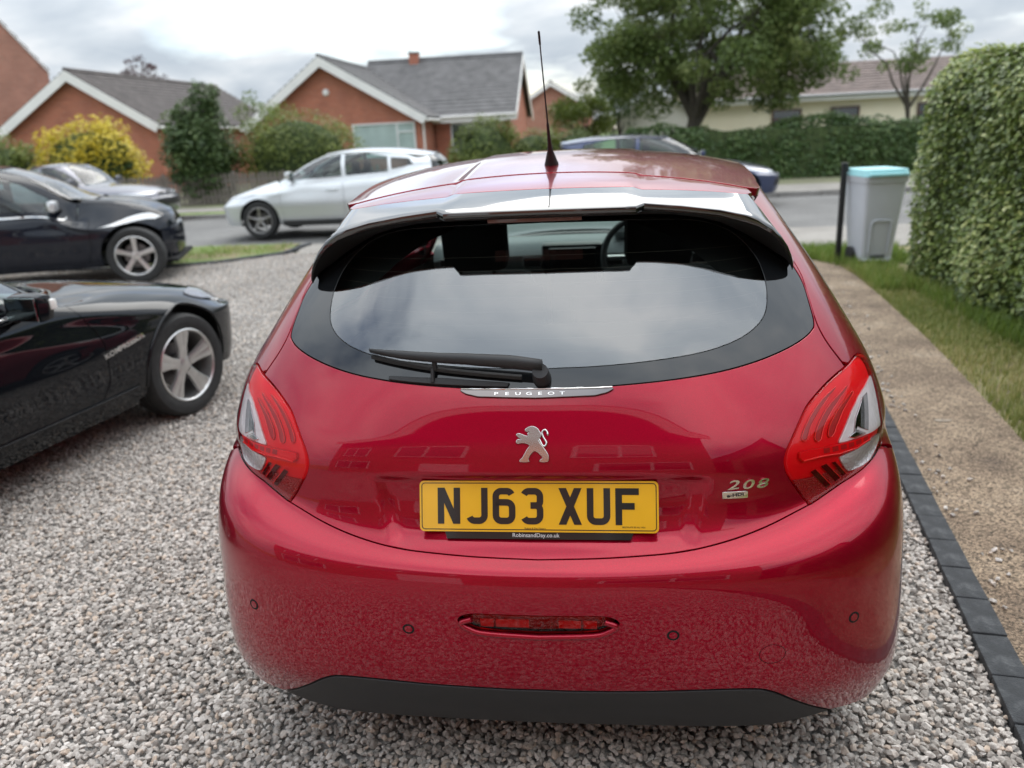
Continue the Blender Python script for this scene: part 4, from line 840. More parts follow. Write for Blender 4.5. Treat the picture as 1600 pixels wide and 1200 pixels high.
# lamps
def lamp(sign):
    S = (lambda q: [tuple(p) for p in q]) if sign > 0 else (lambda q: mir(q))
    root = panel('tail_lamp', RED, S(light_ring), M_LRED, red, res=.012, gap=.0015, r=.002, depth=.02, lift=-.008)
    up = [tuple(p) for p in light_ring]
    low = [p for p in up]
    st = TR['light_strip']
    panel('lower_lens', RED, S([p for p in densify(up, .02) if p[1] < np.interp(p[0], [.50, .55, .62, .70, .80, .9], [.775, .735, .715, .69, .655, .63])-.004] and _lower(up)), M_LRED2, root, res=.014, gap=.003, r=.0008, depth=0, lift=-.005)
    panel('light_bar', RED, S(smooth_closed(st, 2)), M_LRED, root, res=.012, gap=0, r=.002, depth=.006, lift=.0005)
    mid = (np.array(st[1:5])*.55+np.array(st[8:4:-1])*.45)
    q = densify(np.vstack([mid+(0, .006), (mid-(0, .006))[::-1]]), .02)
    for k in range(6):
        u0, u1 = k/6+.015, (k+1)/6-.03
        f = lambda u: np.array([np.interp(u, np.linspace(0, 1, 4), mid[:, 0]), np.interp(u, np.linspace(0, 1, 4), mid[:, 1])])
        panel('light_cell', RED, S([f(u0)+(0, .011), f(u0)-(0, .006), f(u1)-(0, .006), f(u1)+(0, .011)]), M_LRED3, root, res=.012, gap=0, r=.0006, depth=0, lift=.0012)
    panel('clear_lens', RED, S(smooth_closed([(s+(.05 if i < 6 else 0), t) for i, (s, t) in enumerate(TR['light_clear'])], 2)), mat('lamp_reflector', (.92, .92, .93), .25, .15, bump=(55, .35)), root, res=.012, gap=0, r=.0015, depth=.005, lift=-.004)
    panel('reversing_bowl', RED, S(smooth_closed([(s+(.04 if i in (3, 4) else 0), t) for i, (s, t) in enumerate(TR['light_bowl'])], 2)), mat('lamp_bowl', (.85, .85, .86), .18, .4, bump=(120, .6)), root, res=.012, gap=0, r=.0015, depth=.005, lift=-.004)
    for k in (1, 2, 3): panel('light_guide', RED, S(smooth_closed(TR['finger%d' % k], 2)), M_LRED3, root, res=.01, gap=0, r=.001, depth=.003, lift=-.0055)
    slot_m = mat('lamp_lower_red', (.10, .002, .004), .2, 0); rim_m = mat('lamp_rib_red', (.95, .03, .03), .2, 0)
    for k in (1, 2, 3):
        panel('lower_slot', RED, S(TR['slot%d' % k]), slot_m, root, res=.01, gap=0, r=.001, depth=0, lift=-.0035)
        q = np.array(S(TR['slot%d' % k])); MB().tube([tuple(p) for p in RED.ev(q[1:3, 0], q[1:3, 1])+RED.nrm(q[1:3, 0], q[1:3, 1])*-.0025], .0013, 6).build('slot_rib', rim_m, root)
    for k in (1, 2, 3):
        q = np.array(S(smooth_closed(TR['finger%d' % k], 3))); q = np.vstack([q, q[:1]]); MB().tube([tuple(p) for p in RED.ev(q[:, 0], q[:, 1])+RED.nrm(q[:, 0], q[:, 1])*-.004], .0011, 6, False).build('guide_rib', rim_m, root, smooth=60)
    q = np.array(S(np.array(TR['light_strip'])[5:])); MB().tube([tuple(p) for p in RED.ev(q[:, 0], q[:, 1]+.002)+RED.nrm(q[:, 0], q[:, 1])*.002], .0022, 6).build('bar_edge', rim_m, root, smooth=60)
    panel('chrome_facet', RED, S(TR['facet1']), mat('lamp_facet', (.62, .63, .65), .08, 1.), root, res=.012, gap=0, r=.002, depth=.004, lift=-.0015)
    panel('chrome_facet', RED, S(TR['facet2']), M_CHR, root, res=.012, gap=0, r=.003, depth=.004, lift=.0)
    panel('outer_lens', RED, S(light_ring), M_LENS, root, res=.012, gap=.0015, r=.003, depth=.012, lift=.004)
def _lower(up):
    """part of the lamp ring below the light bar"""
    line = lambda s: np.interp(s, [.50, .55, .62, .70, .80, .9], [.772, .732, .712, .688, .652, .628])-.004
    q = densify(up, .006); low = [tuple(p) for p in q if p[1] < line(p[0])]
    low.sort(key=lambda p: p[0]); 
    bot = low; s0, s1 = bot[0][0], bot[-1][0]
    q = np.array(q); c = np.array([np.mean(q[:, 0]), .66]); a = np.array(low); ang = np.arctan2(a[:, 1]-c[1], a[:, 0]-c[0]); a = a[np.argsort(np.where(ang > 2.6, ang-2*np.pi, ang))]
    l, r_ = a[0], a[-1]
    ss = np.linspace(r_[0], l[0], 14)[1:-1]
    return [tuple(p) for p in a]+[(s, line(s)) for s in ss]
lamp(1); lamp(-1)
# bumper: tailgate seam, lamp underside, flank to the wheel arch, down to the dark lower insert
INV = Inv(RED, .78, 4.2)
AX_R, AX_F, WR = 2.16, 4.70, .31
def arch(c, a0, a1, r=.352, n=22):
    return [(c+r*math.cos(q), WR+.012+r*math.sin(q)) for q in np.linspace(a0, a1, n)]
lamp_under = arc(i_out, i_bot)                # outer notch down to the bottom tip
notch_out = INV([(1.80, .842), (1.845, .835)])
arch_r = INV(arch(AX_R, rad(172-20), rad(205)))
arch_rear = [tuple(p) for p in INV(arch(AX_R, rad(122), rad(203)))]
flank_top = [tuple(p) for p in INV([(1.93, .775)])]
diff = [tuple(p) for p in smooth_open([(0., TR['diff'][0][1])]+TR['diff'], 4)]
low_out = [(.62, .085), (.70, .07), (.80, .065)]
bump_r = seam_low+lamp_under[::-1][1:]+[tuple(p) for p in INV([(1.80, .835), (1.86, .80), (1.92, .74)])]+arch_rear[::1][6:]+[(.86, .05), (.74, .04), (.64, .055)]+diff[::-1]
bump = bump_r+mir(bump_r[1:-1])[::-1]
fogp = TR['fog']; fog_half = [(0., fogp[0][1])]+fogp[1:-1]+[(0., fogp[-1][1])]
fog_ring = fog_half+mir(fog_half[1:-1])[::-1]
fog_hole = offset(densify(smooth_open(fog_half, 4).tolist()+mir(smooth_open(fog_half, 4)[1:-1].tolist())[::-1], .01), .004)
bumper = panel('rear_bumper', RED, bump, M_RED, red, res=.016, holes=[fog_hole], depth=.016)
fog = panel('fog_lamp', RED, offset(fog_hole, -.003), M_LRED2, red, res=.01, gap=.001, r=.002, depth=.02, lift=-.018)
for s0, s1, mm in ((-.13, -.10, M_LRED), (-.095, -.02, M_LRED), (.045, .095, M_LRED), (.10, .13, M_LRED)):
    panel('fog_cell', RED, [(s0, .357), (s1, .357), (s1, .378), (s0, .378)], mm, fog, res=.01, gap=0, r=.001, depth=.004, lift=-.014)
panel('fog_lens', RED, offset(fog_hole, -.002), glass_mat('red_lens', (.97, .35, .35), 1.45, k=1.), fog, res=.012, gap=.001, r=.001, depth=.006, lift=-.006)
# lip under the fog lamp
a = np.array(smooth_open(fog_half[2:], 5)); a = np.vstack([a, (a*(-1, 1))[::-1][1:]]); a = offset(np.vstack([a]), 0)
mb = MB(); pts = RED.ev(a[:, 0], a[:, 1]-.007)+RED.nrm(a[:, 0], a[:, 1])*.0; mb.tube([tuple(p) for p in pts], .0065, 8); mb.build('fog_surround', M_RED, bumper, smooth=60)
# lower insert
dlow = [(0., .012)]+[(s, .012) for s in np.linspace(.1, .52, 8)]+[(.58, .03), (.64, .055)]
dif_r = diff+[(.62, .07)]+dlow[::-1]
dif_ring = dif_r+mir(dif_r[1:-1])[::-1]
panel('lower_insert', RED, dif_ring, M_TRIM, red, res=.02, lift=.001, depth=.03)
# parking sensors and towing eye cover
def disc_on(name, s, t, r, m, parent, lift=.0015, ring=None):
    q = [(s+r*math.cos(a), t+r*math.sin(a)) for a in np.linspace(0, 2*math.pi, 28, endpoint=False)]
    if ring: h = [(s+ring*math.cos(a), t+ring*math.sin(a)) for a in np.linspace(0, 2*math.pi, 24, endpoint=False)]
    return panel(name, RED, q, m, parent, res=.006, gap=0, r=.0007, depth=.003, lift=lift, holes=[h] if ring else ())
for s, t in TR['sens']:
    for sg in (1, -1):
        o = disc_on('parking_sensor', sg*s, t, .0085, M_RED, red, .0012); disc_on('sensor_ring', sg*s, t, .0125, M_DARK, o, .0009, .0085)
s, t = TR['tow'][0]; disc_on('towing_eye_cover', s, t, .024, M_RED, bumper, .0008); disc_on('cover_gap', s, t, .0258, M_DARK, bumper, .0003, .0243)
# chrome strip with the maker's name under the window
sp = TR['strip']; half = [(0., sp[0][1])]+sp[1:-1]+[(0., sp[-1][1])]; strip_r = half+mir(half[1:-1])[::-1]
strip = panel('badge_strip', RED, smooth_closed(densify(strip_r, .02), 2), mat('dark_chrome', (.20, .185, .185), .06, 1.), red, res=.012, gap=0, r=.002, depth=.004, lift=.006)
mb = MB(); s = np.linspace(-.16, .16, 24); pts = RED.ev(s, s*0+sp[0][1]+.0005)+RED.nrm(s, s*0+sp[0][1])*.006; mb.tube([tuple(p) for p in pts], .0022, 6); mb.build('strip_edge', M_CHR, strip, smooth=60)
def on_surface(net, me, s0, t0, lift, sign=1, k=1.0):
    """wrap flat letters (x right, y up, z out) on to the body"""
    co = np.empty(len(me.vertices)*3); me.vertices.foreach_get('co', co); co = co.reshape(-1, 3)
    s = s0+co[:, 0]*k; t = t0+co[:, 1]; p = net.ev(s, t)+net.nrm(s, t)*(co[:, 2:3]+lift); me.vertices.foreach_set('co', p.ravel()); me.update()
for i, ch in enumerate('PEUGEOT'):
    me = text_mesh(ch, .0125, .0006); me.materials.clear(); me.materials.append(M_CHR); me.name = 'letter'
    on_surface(RED, me, -.098+i*.0232+.014, (sp[0][1]+sp[-1][1])/2-.0005, .0068, k=1.5); link(bpy.data.objects.new('letter', me), strip)
# emblem, model badges
def bevel_poly(name, ring, m, parent, h=.004, inset=.002, lift=.001):
    q = np.array(ring)
    if area2(q) < 0: q = q[::-1]
    return panel(name, RED, q, m, parent, res=.008, gap=0, r=inset, depth=h, lift=lift+h)
lion = bevel_poly('emblem', smooth_closed(TR['lion'], 2), M_SILV, red, .004, .0016)
tl = smooth_open(TR['tail'], 4); mb = MB(); pts = RED.ev(tl[:, 0], tl[:, 1])+RED.nrm(tl[:, 0], tl[:, 1])*.003; mb.tube([tuple(p) for p in pts], [.0022]*(len(pts)-3)+[.0024, .0022, .0012], 7); mb.build('emblem_tail', M_SILV, lion, smooth=60)
b = TR['b208']; c0 = np.mean(b, 0)
for i, ch in enumerate('208'):
    me = text_mesh(ch, .036, .0016, bold=.0005, shear=.2); me.materials.clear(); me.materials.append(M_CHR); me.name = 'model_badge'
    on_surface(RED, me, c0[0]-.032+i*.032, c0[1]-.001-i*.004, .002, k=1.5); link(bpy.data.objects.new('model_badge', me), tailgate)
b = TR['ehdi']; c1 = np.mean(b, 0); eb = bevel_poly('engine_badge', b, M_CHR, red, .0025, .001)
me = text_mesh('e-HDi', .012, .0006, bold=.0002); me.materials.clear(); me.materials.append(M_TRIM); me.name = 'badge_lettering'; on_surface(RED, me, c1[0], c1[1], .0042, k=1.25); link(bpy.data.objects.new('badge_lettering', me), eb)
# ---- number plate
PT = .3196
PM = Matrix.Translation((0, 1.5477-.004, .804)) @ Matrix.Rotation(math.pi/2-PT, 4, 'X')      # local x right, y up the plate, z towards the camera
def rrect(w, h, r, n=5):
    p = []
    for cx, cy, a in ((w/2-r, h/2-r, 0), (-w/2+r, h/2-r, 90), (-w/2+r, -h/2+r, 180), (w/2-r, -h/2+r, 270)):
        p += [(cx+r*math.cos(rad(a+90*k/n)), cy+r*math.sin(rad(a+90*k/n))) for k in range(n+1)]
    return p
M_YEL = mat('plate_yellow', (.82, .44, .012), .32, 0, coat=.7, coat_rough=.08, var=(7, .10))
M_PBLK = mat('plate_black', (.008, .008, .008), .4, 0, coat=.6, coat_rough=.08)
plate = MB().prism(rrect(.52, .111, .010), -.003, .0, PM).build('number_plate', M_YEL, red)
def ribbon(path, w, closed=False):
    """constant-width stroke as quads (two sided flat), mitred"""
    P = [Vector((*p, 0)) for p in path]; n = len(P); L_, R_ = [], []
    for i in range(n):
        a = P[i-1] if (i > 0 or closed) else None; c = P[(i+1) % n] if (i < n-1 or closed) else None
        d0 = (P[i]-a).normalized() if a is not None else None; d1 = (c-P[i]).normalized() if c is not None else None
        d0 = d0 or d1; d1 = d1 or d0; n0 = Vector((-d0.y, d0.x, 0)); n1 = Vector((-d1.y, d1.x, 0)); m_ = (n0+n1).normalized(); k = 1/max(m_.dot(n0), .4)
        L_.append(P[i]+m_*w/2*k); R_.append(P[i]-m_*w/2*k)
    return L_, R_
def stroke(mb, path, w, z0, z1, M, closed=False):
    L_, R_ = ribbon(path, w, closed); n = len(L_); V = []
    for z in (z0, z1):
        V += [M @ Vector((p.x, p.y, z)) for p in L_]+[M @ Vector((p.x, p.y, z)) for p in R_]
    F_ = []
    for i in range(n if closed else n-1):
        j = (i+1) % n
        F_ += [(2*n+i, 3*n+i, 3*n+j, 2*n+j), (i, 2*n+i, 2*n+j, j), (n+j, 3*n+j, 3*n+i, n+i)]
    if not closed: F_ += [(0, n, 3*n, 2*n), (n-1, 3*n-1, 4*n-1, 2*n-1)]
    mb.add(V, F_)
def arcp(cx, cy, r, a0, a1, n=6, ry=None): return [(cx+r*math.cos(rad(a0+(a1-a0)*k/n)), cy+(ry or r)*math.sin(rad(a0+(a1-a0)*k/n))) for k in range(n+1)]
bd = rrect(.510, .101, .007, 4); mb = MB(); gapx = .016
stroke(mb, bd, .0017, .0, .0006, PM, True); mb.build('plate_border', M_PBLK, plate)
w_, hw, H_ = .0142, .0179, .0395-.0071
def glyph(ch):
    a, b = hw, H_; g = []
    if ch == 'N': return [[(-a, -b-.0071), (-a, b+.0071)], [(a, -b-.0071), (a, b+.0071)]], [[(-a-.0071, .0395), (-a+.0085, .0395), (a+.0071, -.0395), (a-.0085, -.0395)]]
    if ch == 'J': return [[(a, b+.0071), (a, -b+.012)]+arcp(a-.012, -b+.012, .012, 0, -90)[1:]+arcp(-a+.014, -b+.012, .012, -90, -160)], []
    if ch == '6': return [arcp(a-.012, b-.012, .012, 25, 90)+arcp(-a+.012, b-.012, .012, 90, 180)+arcp(-a+.012, -b+.012, .012, 180, 270)+arcp(a-.012, -b+.012, .012, 270, 360)+arcp(a-.012, .004-.008, .012, 0, 90)+[(-a, .008)]], []
    if ch == '3': return [arcp(-a+.012, b-.012, .012, 155, 90)+arcp(a-.012, b-.012, .012, 90, 0)+arcp(a-.009, .0105, .009, 0, -90)+[(-.003, .0015)], [(-.003, .0015)]+arcp(a-.010, -.0085, .010, 90, 0)+arcp(a-.012, -b+.012, .012, 0, -90)+arcp(-a+.012, -b+.012, .012, -90, -155)], []
    if ch == 'X': return [], [[(-.025, .0395), (-.0085, .0395), (.025, -.0395), (.0085, -.0395)], [(.0085, .0395), (.025, .0395), (-.0085, -.0395), (-.025, -.0395)]]
    if ch == 'U': return [[(-a, b+.0071), (-a, -b+.012)]+arcp(-a+.012, -b+.012, .012, 180, 270)[1:]+arcp(a-.012, -b+.012, .012, 270, 360)+[(a, b+.0071)]], []
    if ch == 'F': return [[(-a, -b-.0071), (-a, b+.0071)], [(-a+.007, b), (a+.0071, b)], [(-a+.007, .001), (a-.002, .001)]], []
x = -.2195+.025
for ch in 'NJ63 XUF':
    if ch == ' ': x += .022; continue
    mb = MB(); st, po = glyph(ch); T_ = PM @ Matrix.Translation((x, .0008, 0)); z = .0008
    for p in st: stroke(mb, p, w_, 0, z, T_); z += .00012
    for p in po: mb.prism(p, 0, z, T_); z += .00012
    mb.build('plate_letter', M_PBLK, plate); x += .061
text_obj('plate_maker_text', 'Robins & Day Motors', .0052, M_PBLK, plate, PM @ Matrix.Translation((-.005, -.0475, .0006)), depth=.0001)
text_obj('plate_maker_text', 'BESTPLATE BS AU 145d', .0048, M_PBLK, plate, PM @ Matrix.Translation((.207, -.0435, .0004)), depth=.0001)
hold = MB().prism([(-.205, -.054), (-.2, -.0715), (.2, -.0715), (.208, -.054)], -.006, -.0025, PM).build('plate_holder', M_PBLK, red)
text_obj('holder_lettering', 'RobinsandDay.co.uk', .0125, mat('print_white', (.75, .75, .75), .5), hold, PM @ Matrix.Translation((-.004, -.063, -.0022)), depth=.0002)
# ---- roof, red band above the window and black spoiler
ROOF = RoofSurf()
edge = RED.ev(np.linspace(1.02, RED.smax, 90), np.full(90, RED.tmax))
seam_f = lambda x: 2.262-.42*np.asarray(x)**2
xs = np.linspace(0, .515, 14)
side_e = [(p[0]-.006, p[1]) for p in edge if p[1] > 2.20]
roof_half = [(x, seam_f(x)) for x in xs]+[(.548, 2.158), (.566, 2.20)]+[p for p in side_e if p[1] > 2.25]
roof_ring = roof_half+[(-x, f) for x, f in roof_half[::-1] if x > 1e-6]
panel('roof', ROOF, roof_ring, M_RED, red, res=.03, gap=.002, depth=.02)
spA = np.array([(0, 2.015), (.12, 2.017), (.25, 2.024), (.36, 2.035), (.45, 2.048), (.507, 2.058)])
band = [(x, float(np.interp(x, spA[:, 0], spA[:, 1]))+.001) for x in np.linspace(0, .507, 12)]
band_half = band+[(.524, 2.09), (.522, 2.146)]+[(x, seam_f(x)-.0035) for x in xs[::-1]]
band_ring = band_half+[(-x, f) for x, f in band_half[::-1] if x > 1e-6]
panel('tailgate_top', ROOF, band_ring, M_RED, red, res=.02, gap=.001, depth=.02, lift=-.002).parent = tailgate
A = [(x, f, float(roof_z(x, f))-.002+.006*(1-float(_sm(.223, .247, x)))) for x, f in [(0, 2.015), (.10, 2.016), (.20, 2.021), (.2251, 2.0225), (.2449, 2.0235), (.33, 2.032), (.42, 2.044), (.48, 2.053), (.507, 2.058)]]+[(.545, 2.072, 1.365), (.575, 2.085, 1.33), (.602, 2.085, 1.295), (.617, 2.06, 1.262), (.622, 2.03, 1.246)]
Bp = [(0, 1.860, 1.408), (.10, 1.861, 1.4078), (.20, 1.864, 1.407), (.2251, 1.866, 1.4065), (.2449, 1.889, 1.4115), (.33, 1.896, 1.402), (.42, 1.908, 1.388), (.48, 1.918, 1.373), (.51, 1.925, 1.362), (.545, 1.935, 1.341), (.57, 1.945, 1.315), (.588, 1.954, 1.29), (.599, 1.963, 1.268), (.606, 1.972, 1.249)]
_cs = [(0, 1.60), (.10, 1.60), (.21, 1.60), (.236, 1.60), (.26, 1.60), (.36, 1.595), (.46, 1.58), (.54, 1.56), (.59, 1.535), (.64, 1.50), (.68, 1.46), (.71, 1.42), (.735, 1.39), (.755, 1.365)]
Cp = [tuple(q) for q in RED.ev([q[0] for q in _cs], [q[1] for q in _cs])+RED.nrm([q[0] for q in _cs], [q[1] for q in _cs])*.004]
def spoiler():
    V, F_ = [], []; A_, B_, C_ = map(np.array, (A, Bp, Cp)); full = lambda q: np.vstack([(q*(-1, 1, 1))[::-1][:-1], q]); A_, B_, C_ = full(A_), full(B_), full(C_)
    rows = [A_+(0, .012, -.055)*np.ones((len(A_), 1)), A_+(0, .004, -.006)]
    for u in np.linspace(0, 1, 7): 
        r = A_*(1-u)+B_*u; r[:, 2] += .002*math.sin(math.pi*u)*(np.abs(A_[:, 0]) < .53); rows.append(r)
    d = np.array([0, -.006, -.004]); rows += [B_+(0, -.0035, -.003), B_+(0, -.0045, -.009), B_+(0, .000, -.018), B_+(0, .006, -.021)]
    for u in (.25, .5, .75, 1): rows.append((B_+(0, .006, -.021))*(1-u)+C_*u)
    n = len(A_)
    for r in rows: V += [tuple(p) for p in r]
    for i in range(len(rows)-1):
        for j in range(n-1): F_.append((i*n+j, i*n+j+1, (i+1)*n+j+1, (i+1)*n+j))
    o = mesh_obj('spoiler', V, F_, M_BLK, tailgate); me = o.data; me.materials.append(M_DARK)
    me.polygons.foreach_set('material_index', np.array([1 if i >= 11 else 0 for i in range(len(rows)-1) for j in range(n-1)], dtype=np.int32))
    me.polygons.foreach_set('use_smooth', np.ones(len(me.polygons), bool)); me.set_sharp_from_angle(angle=rad(38))
    return o
sp_o = spoiler()
mb = MB(); mb.bbox((-.012, 1.905, 1.3815), (.225, .03, .014), .003, Matrix.Rotation(rad(-4), 3, 'X')); bl = mb.build('brake_light', mat('smoked_lens', (.16, .06, .05), .2, 0, coat=1., bump=(260, .5)), tailgate, smooth=30)
# aerial
az = float(ROOF.ev([0.], [2.42])[0, 2]); mb = MB(); mb.lathe([(.0, -.005), (.021, -.003), (.021, .004), (.0185, .012), (.014, .03), (.0085, .05), (.006, .075), (.0045, .11), (.0038, .14), (.0, .14)], 20, 'z')
aer = mb.build('aerial', M_RUB, red, smooth=50); aer.location = (0, 2.43, az); aer.rotation_euler = (rad(33), rad(-1.5), 0)
mb = MB(); mb.lathe([(.0026, .135), (.0020, .25), (.0018, .37), (.003, .375), (.0032, .408), (.0, .41)], 8, 'z'); mb.build('aerial_rod', M_RUB, aer, smooth=50)
# ---- rear wiper
def surf_pt(s, t, l): return RED.ev([s], [t])[0]+RED.nrm([s], [t])[0]*l
def wiper():
    import itertools
    P = lambda s, t, l: Vector(surf_pt(s, t, l))
    root = MB().tube([P(.012, 1.062, .0), P(.012, 1.062, .05)], [.021, .017], 16).build('wiper', M_TRIM, red, smooth=40)
    ss = np.linspace(.016, -.385, 16); tt = np.interp(ss, [-.385, -.28, -.15, -.03, .016], [1.118, 1.112, 1.103, 1.087, 1.078]); ll = np.interp(ss, [-.385, -.2, -.06, .016], [.022, .034, .046, .044])
    wd = np.interp(ss, [-.385, -.30, -.05, .016], [.009, .020, .030, .026]); th = np.interp(ss, [-.385, -.1, .016], [.008, .015, .020])
    V, F_ = [], []
    for s, t, l, w, h in zip(ss, tt, ll, wd, th):
        for a in range(10):
            q = 2*math.pi*a/10; V.append(P(s, t+w*math.cos(q)*.62, l+h*math.sin(q)))
    for i in range(len(ss)-1):
        for a in range(10): F_.append((i*10+a, i*10+(a+1) % 10, (i+1)*10+(a+1) % 10, (i+1)*10+a))
    F_ += [tuple(range(9, -1, -1)), tuple(150+k for k in range(10))]
    mesh_obj('wiper_arm', V, F_, M_TRIM, root, smooth=True)
    s2 = np.linspace(-.03, -.385, 20); t2 = np.interp(s2, [-.385, -.2, -.03], [1.108, 1.083, 1.062]); mb = MB()
    a = [P(s, t, .008) for s, t in zip(s2, t2)]; mb.tube(a, .0065, 6); mb.build('wiper_blade', M_RUB, root, smooth=40)
    mb = MB(); mb.tube([P(-.22, 1.082, .008), P(-.22, 1.108, .03)], .006, 6); mb.tube([P(-.225, 1.045, .006), P(-.225, 1.085, .014)], .005, 6); mb.build('blade_bracket', M_TRIM, root)
    q = [(-.335, 1.044), (-.06, 1.034), (-.055, 1.048), (-.20, 1.060), (-.335, 1.056)]
    panel('blade_rest', RED, q, M_TRIM, root, res=.02, gap=0, r=.002, depth=.004, lift=.006)
wiper()
# ---- flanks: quarter panel, doors, wing, bonnet, front
def I(pts): return [tuple(p) for p in INV(pts)]
belt = lambda f: float(np.interp(f, [1.9, 2.04, 2.27, 2.84, 3.5, 4.05, 4.32], [1.085, 1.085, 1.07, 1.03, 1.0, .985, .985]))
def side(sign):
    S = (lambda q: [tuple(p) for p in q]) if sign > 0 else mir
    # windows
    wz = lambda f: float(np.interp(f, [2.2, 2.48, 2.92, 3.30, 3.52, 3.7, 3.9, 4.15], [1.33, 1.395, 1.425, 1.42, 1.385, 1.31, 1.20, 1.05]))
    wins = [('quarter_window', [(2.30, 1.12), (2.50, 1.105), (2.52, 1.34), (2.45, 1.33)]), ('rear_side_window', [(2.56, 1.10), (3.02, 1.075), (3.04, wz(3.04)-.03), (2.8, wz(2.8)-.03), (2.575, wz(2.575)-.03)]),
            ('front_side_window', [(3.10, 1.07), (3.85, 1.05), (4.02, 1.05), (3.90, 1.17), (3.7, 1.29), (3.5, 1.365), (3.3, 1.39), (3.115, 1.395)])]
    rings = [I(densify(w, .06)) for _, w in wins]
    tz = lambda f: (np.interp(f, [1.0], [0]), 0)
    def top(f0, f1, n=10): 
        e = edge; out = []
        for f in np.linspace(f0, f1, n):
            i = np.argmin(abs(edge[:, 1]-f)); out.append((float(np.linspace(1.02, RED.smax, 90)[i]), RED.tmax-.002))
        return out
    # quarter panel with pillar, between tailgate seam, lamp, bumper, wheel arch and rear door
    q = list(seam_up[1:])[::-1]+arc(i_j, i_out)[1:]+I([(1.80, .842), (1.865, .803), (1.925, .742)])+I(arch(AX_R, rad(120), rad(30), n=18))+I([(2.52, .60), (2.50, .75), (2.46, .95), (2.54, 1.10)])+I([(2.555, 1.38)])+top(2.56, 2.30, 8)
    q = [p for i, p in enumerate(q) if i == 0 or abs(p[0]-q[i-1][0])+abs(p[1]-q[i-1][1]) > 1e-4]
    panel('quarter_panel', RED, S(q), M_RED, red, res=.03, holes=[S(rings[0])])
    rd = I([(2.525, .60), (2.50, .47), (2.56, .30), (3.06, .30)]+[(3.06, z) for z in (.5, .7, .9, 1.07)]+[(3.07, 1.38)])+top(3.07, 2.565, 8)+I([(2.56, 1.38), (2.545, 1.10), (2.465, .95), (2.505, .75)])
    d1 = panel('rear_door', RED, S(rd), M_RED, red, res=.03, holes=[S(rings[1])])
    fd = I([(3.065, .30), (4.08, .30), (4.12, .5), (4.12, .75), (4.12, .93), (4.10, 1.03)])+I([(3.93, 1.19), (3.74, 1.315)])+top(3.55, 3.08, 10)+I([(3.075, 1.38)]+[(3.065, z) for z in (1.07, .9, .7, .5)])
    d2 = panel('front_door', RED, S(fd), M_RED, red, res=.03, holes=[S(rings[2])])
    wing = I([(4.125, .30), (4.36, .30)])+I(arch(AX_F, rad(178), rad(40), n=18))+I([(5.0, .62), (4.95, .80), (4.60, .915), (4.30, .975), (4.13, 1.0), (4.125, .93), (4.125, .7), (4.125, .5)])
    panel('front_wing', RED, S(wing), M_RED, red, res=.04)
    panel('sill', RED, S(I([(2.50, .21), (4.36, .21), (4.36, .295), (2.50, .295)])), M_TRIM, red, res=.06)
    for (n_, _), r_, par in zip(wins, rings, (red, d1, d2)): panel(n_, RED, S(r_), glass_mat('side_glass', (.45, .55, .53), 1.55), par, res=.05, gap=.001, r=.001, depth=.004, lift=-.003)
    for d_, f in ((d1, 2.62), (d2, 3.18)):
        s_, t_ = INV([(f, .93)])[0]; s_ *= sign; mb = MB(); pts = [RED.ev([s_+sign*k*.05], [t_])[0]+RED.nrm([s_+sign*k*.05], [t_])[0]*l for k, l in ((0, .0), (.6, .035), (2, .04), (3.4, .035), (4, 0))]
        mb.tube([tuple(p) for p in pts], .012, 8); mb.build('door_handle', M_RED, d_, smooth=40)
    p = surf_pt(INV([(3.98, 1.04)])[0][0], INV([(3.98, 1.04)])[0][1], 0); mb = MB()
    mb.bbox((sign*(p[0]+.115), 3.95, 1.075), (.19, .09, .125), .035); m_o = mb.build('door_mirror', M_BLK, red, smooth=50)
    MB().bbox((sign*(p[0]+.115), 3.903, 1.075), (.165, .006, .10), .002).build('mirror_glass', mat('mirror', (.8, .82, .82), .02, 1.), m_o); MB().tube([(sign*(p[0]-.01), 3.97, 1.03), (sign*(p[0]+.08), 3.96, 1.045)], .025, 8).build('mirror_arm', M_TRIM, m_o, smooth=40)
    return
side(1); side(-1)
# bonnet, windscreen and front end
sc_t = RED.kr[10]
hood_h = [(RED.smax, .80)]+[(s, t) for s, t in I([])]
fs = lambda s: RED.smax-s
hd = [(fs(0.), KR[6]+.03), (fs(.3), KR[6]+.03), (fs(.55), KR[6]+.04), (fs(.68), KR[7]), (fs(.80), KR[9]), (fs(.86), sc_t-.03), (fs(.5), sc_t-.02), (fs(0.), sc_t-.02)]
class Front:
    """the nose in coordinates measured from the front centre line, negative on the left"""
    tmax = RED.tmax
    def ev(s, a, t):
        a = np.asarray(a, float); sg = np.where(a < 0, -1., 1.); q = RED.ev(RED.smax-np.abs(a), t).copy(); q[:, 0] = np.abs(q[:, 0])*sg; return q
    def nrm(s, a, t):
        a = np.asarray(a, float); sg = np.where(a < 0, -1., 1.); q = RED.nrm(RED.smax-np.abs(a)-1e-3, t).copy(); q[:, 0] *= sg; return q
FR = Front()
def sym(h): return h+[(-a, t) for a, t in h[::-1] if abs(a) > 1e-6]
panel('bonnet', FR, sym([(0., KR[6]+.02), (.35, KR[6]+.02), (.55, KR[6]+.05), (.66, KR[8]), (.72, KR[9]+.06), (.60, sc_t-.03), (0., sc_t-.02)]), M_RED, red, res=.05)
panel('windscreen', FR, sym([(0., sc_t+.01), (.45, sc_t+.01), (.63, sc_t+.02), (.66, sc_t+.2), (.64, RED.tmax-.01), (0., RED.tmax-.01)]), glass_mat('screen_glass', (.86, .94, .92), 1.5), red, res=.05, depth=.004)
panel('front_bumper', FR, sym([(0., .02), (.6, .02), (.98, .05), (1.0, KR[4]), (.75, KR[5]-.02), (0., KR[5]-.01)]), M_RED, red, res=.05)
